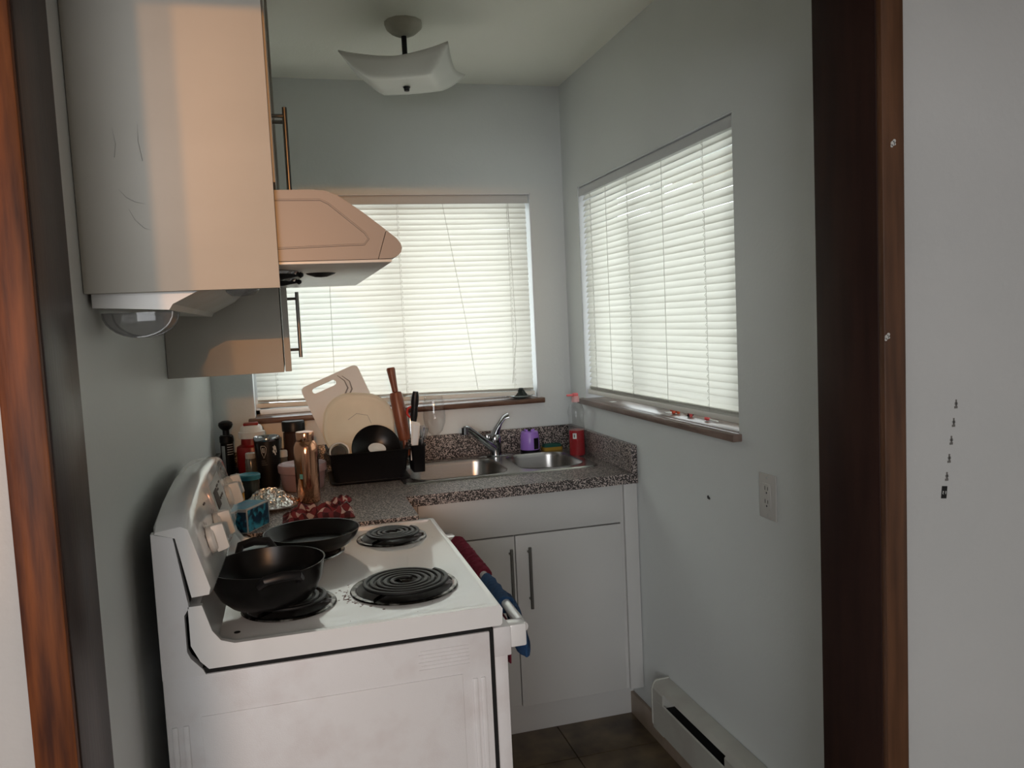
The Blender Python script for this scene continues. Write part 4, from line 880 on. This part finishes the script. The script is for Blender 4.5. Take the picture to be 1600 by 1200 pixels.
c = (1.384, 3.035, CZ)
obj('liquid', M().lathe([(0, 0.003), (0.029, 0.003), (0.0315, 0.008), (0.0305, 0.104), (0, 0.104)], c, n=36), REDL, sb)
obj('bottle', M().lathe([(0, 0.001), (0.031, 0.001), (0.0335, 0.006), (0.0325, 0.11), (0.030, 0.15), (0.0335, 0.170), (0.0335, 0.180), (0.026, 0.203), (0.015, 0.215), (0.014, 0.222)], c, n=36), CLEARP, sb, angle=80)
obj('neck_cap', M().lathe([(0.0155, 0.216), (0.0155, 0.236), (0.012, 0.240), (0, 0.240)], c, n=24), mat('pale_pink_cap', (0.80, 0.42, 0.42), .35), sb)
obj('flip_top', M().box(c[0] - 0.012, c[0] + 0.010, c[1] - 0.011, c[1] + 0.011, CZ + 0.238, CZ + 0.252, 0.004).box(c[0] - 0.036, c[0] - 0.008, c[1] - 0.008, c[1] + 0.008, CZ + 0.240, CZ + 0.248, 0.003), PINK, sb)
obj('label', wrapquad(M(), c, 0.0331, math.radians(-138), math.radians(-112), 0.072, 0.094), WHITE, sb, smooth=False)
obj('label_mark', wrapquad(M(), c, 0.0334, math.radians(-130), math.radians(-122), 0.077, 0.089), LMARK, sb, smooth=False)

# ---------------------------------------------------------------- things on the sills
pd = thing('saucer', 'pale saucer on the back windowsill carrying a dark juicer cone', 'saucer', (1.222, D - 0.0, BZ0))
pc = (1.222, 3.240 + 0.03, BZ0 + 0.001)
obj('plate', M().lathe([(0, 0.0), (0.022, 0.0), (0.045, 0.008), (0.055, 0.011), (0.054, 0.0125), (0.044, 0.010), (0.022, 0.003), (0, 0.003)], pc, n=40), mat('saucer_glaze', (0.45, 0.52, 0.53), 0.2), pd)
jr = thing('citrus_reamer', 'dark domed citrus reamer lying on the saucer on the back sill', 'reamer', (1.228, 3.272, BZ0 + 0.004))
rings = []
for h, r in ((0.0035, 0.030), (0.009, 0.029), (0.017, 0.024), (0.025, 0.018), (0.032, 0.012), (0.036, 0.0095), (0.042, 0.009), (0.043, 0.006)):
    rings.append([Vector((1.228 + r * (1 + 0.07 * math.cos(8 * 2 * PI * k / 32)) * math.cos(2 * PI * k / 32), 3.272 + r * (1 + 0.07 * math.cos(8 * 2 * PI * k / 32)) * math.sin(2 * PI * k / 32), BZ0 + 0.001 + h)) for k in range(32)])
obj('cone', M().loft(rings), mat('reamer_black', (0.012, 0.02, 0.02), 0.35), jr)
tg = thing('tea_glass', 'tiny clear glass standing behind the saucer on the back sill', 'glass', (1.175, 3.31, BZ0))
obj('glass', M().lathe([(0, 0.001), (0.016, 0.001), (0.020, 0.045), (0.0192, 0.045), (0.015, 0.004), (0, 0.004)], (1.170, 3.312, BZ0), n=28), WGLASS, tg, angle=80)
def petals(name, label, cat, c, spec, seed):
    t = thing(name, label, cat, c); rn = random.Random(seed)
    for pn, mt, cnt, rad, sp in spec:
        ms = M()
        for k in range(cnt):
            q = Vector(c) + Vector((rn.uniform(-sp, sp), rn.uniform(-sp, sp), rad * 0.8 + abs(rn.uniform(0, sp)) * 1.1)); ax = Vector((rn.uniform(-1, 1), rn.uniform(-1, 1), rn.uniform(0.2, 1)))
            ms.lathe([(0, -rad * .7), (rad * .7, -rad * .45), (rad, 0), (rad * .75, rad * .4), (0, rad * .6)], q, ax, 8)
        obj(pn, ms, mt, t)
    return t
petals('dried_flower', 'orange-red dried flower head on the right sill', 'flower', (1.497, 2.395, BZ0), [('petal', FLOWR, 16, 0.0065, 0.010), ('calyx', DARKF, 4, 0.005, 0.008)], 1)
petals('dried_flower', 'dark-centred red flower head on the right sill, second from the left', 'flower', (1.499, 2.290, BZ0), [('petal', FLOWP, 7, 0.0065, 0.008), ('calyx', DARKF, 9, 0.0065, 0.007)], 2)
petals('dried_flower', 'small red and white flower scrap at the near end of the right sill', 'flower', (1.502, 1.985, BZ0), [('petal', FLOWP, 5, 0.004, 0.006), ('calyx', DARKF, 2, 0.003, 0.005)], 4)
fb = thing('flower_bud', 'pink bud with a white stem lying on the right sill', 'flower', (1.496, 2.165, BZ0))
obj('petal', M().lathe([(0, 0), (0.005, 0.003), (0.007, 0.012), (0.005, 0.022), (0.002, 0.026)], (1.494, 2.190, BZ0 + 0.008), (0.05, -1, 0.02), 12), FLOWP, fb)
obj('stem', M().tube([(1.496, 2.166, BZ0 + .007), (1.500, 2.15, BZ0 + .004), (1.502, 2.128, BZ0 + .004)], 0.0025, 6), WHITE, fb)
for (xx, yy, lab) in ((1.475, 2.87, 'white paper scrap on the far end of the right sill'), (1.496, 2.435, 'white petal scrap left of the orange-red flower head')):
    o = obj('paper_scrap', M().box(xx - 0.011, xx + 0.011, yy - 0.015, yy + 0.015, BZ0 + 0.0003, BZ0 + 0.0018, 0.0006), WHITE, origin=(0, 0, 0)); tag(o, lab, 'scrap')

# ---------------------------------------------------------------- right wall fittings
ou = thing('wall_outlet', 'ivory double power outlet on the right wall below the window', 'outlet', (W, 1.781, 0.998))
obj('cover_plate', M().box(W - 0.006, W - 0.0005, 1.745, 1.818, 0.940, 1.056, 0.002), OUTL, ou)
ob = obj('receptacle', M().box(W - 0.008, W - 0.004, 1.764, 1.799, 0.964, 1.032, 0.0012), OUTL, ou)
sl = M()
for cz in (1.016, 0.982):
    sl.box(W - 0.0084, W - 0.007, 1.7865, 1.7885, cz - 0.001, cz + 0.009); sl.box(W - 0.0084, W - 0.007, 1.7745, 1.7765, cz - 0.001, cz + 0.008)
    sl.cyl((W - 0.0084, 1.781, cz - 0.008), (W - 0.007, 1.781, cz - 0.008), 0.0025, n=10)
obj('slots', sl, MARK, ob, smooth=False)
obj('screw', M().cyl((W - 0.0070, 1.781, 1.046), (W - 0.005, 1.781, 1.046), 0.003).cyl((W - 0.0070, 1.781, 0.950), (W - 0.005, 1.781, 0.950), 0.003), GREYW, ou)
wh = obj('wall_anchor', M().cyl((W - 0.001, 2.094, 0.933), (W + 0.0005, 2.094, 0.933), 0.0055, n=14).cyl((W - 0.0015, 2.087, 0.931), (W + 0.0005, 2.087, 0.931), 0.004, n=12), MARK); tag(wh, 'small dark screw hole in the right wall left of the outlet', 'wall anchor')
# electric baseboard heater
ht = thing('baseboard_heater', 'long cream electric baseboard heater along the right wall', 'heater', (W - 0.03, 1.95, 0))
hy0, hy1 = 1.30, 2.392
xh = lambda u, v, y: (W - u, y, v)
hp_top = [(0.002, 0.262), (0.002, 0.255), (0.050, 0.250), (0.058, 0.244), (0.061, 0.246), (0.054, 0.256), (0.048, 0.260)]
obj('top_cover', M().prism(hp_top, xh, hy0, hy1 - 0.003), HEAT, ht, angle=40)
obj('front_cover', M().prism([(0.062, 0.108), (0.064, 0.108), (0.064, 0.206), (0.060, 0.210), (0.060, 0.204), (0.062, 0.202)], xh, hy0, hy1 - 0.003), HEAT, ht, angle=30)
for ya, yb in ((hy1 - 0.075, hy1 - 0.003), (hy0, 1.93)): obj('end_section', M().prism([(0.002, 0.100), (0.0635, 0.104), (0.0635, 0.239), (0.052, 0.252), (0.002, 0.255)], xh, ya, yb), HEAT, ht, angle=30)
obj('end_cap', M().prism([(0.002, 0.098), (0.058, 0.098), (0.067, 0.120), (0.067, 0.236), (0.058, 0.258), (0.050, 0.264), (0.002, 0.266)], xh, hy1 - 0.003, hy1 + 0.002), HEAT, ht, angle=30)
obj('back_plate', M().box(W - 0.006, W - 0.001, hy0, hy1 - 0.003, 0.10, 0.258), BLACK, ht, smooth=False)
obj('heating_element', M().box(W - 0.052, W - 0.01, hy0 + 0.01, hy1 - 0.05, 0.13, 0.20), BLACK, ht, smooth=False)
# ---------------------------------------------------------------- stickers on the near wall
gp = 'paper marks in a slanting line on the near wall'
marks = [(1.3735, 1.299), (1.3685, 1.268), (1.3635, 1.238), (1.3590, 1.2075), (1.3540, 1.177)]
pos = ['topmost', 'second from the top', 'middle', 'fourth from the top', 'lowest']
for i, (x, z) in enumerate(marks):
    ms = M().box(x - 0.0012, x + 0.0018, 1.1094, 1.1099, z - 0.004, z + 0.0075).box(x - 0.0035, x + 0.003, 1.1094, 1.1099, z - 0.0075, z - 0.0035).box(x - 0.003, x + 0.0035, 1.1094, 1.1099, z + 0.001, z + 0.0025).box(x - 0.0028, x + 0.0035, 1.1094, 1.1099, z - 0.0012, z + 0.0002)
    o = obj('wall_mark', ms, LMARK, smooth=False); tag(o, 'small grey mark on near right wall, %s of the slanting row' % pos[i], 'mark', gp)
lb = thing('wall_sticker', 'small black sticker with white figures below the row of grey marks', 'sticker', (1.348, 1.1098, 1.15))
mx = Matrix.Translation((1.3482, 1.1094, 1.1505)) @ Matrix.Rotation(math.radians(6), 4, 'Y')
obj('backing', M().box(-0.0055, 0.0055, -0.0004, 0.0004, -0.0105, 0.0105, 0.0003).xform(mx), BLACK, lb)
fg = M().box(-0.0038, -0.0012, -0.0007, -0.0004, 0.0012, 0.0022).box(-0.0020, -0.0012, -0.0007, -0.0004, -0.0002, 0.0022).box(-0.0038, -0.0012, -0.0007, -0.0004, -0.0006, 0.0002).box(-0.0038, -0.0030, -0.0007, -0.0004, -0.0025, 0.0002).box(-0.0038, -0.0012, -0.0007, -0.0004, -0.0030, -0.0022)
fg.box(0.0022, 0.0032, -0.0007, -0.0004, -0.0030, 0.0024)
obj('figures', fg.xform(mx), TXT, lb, smooth=False)
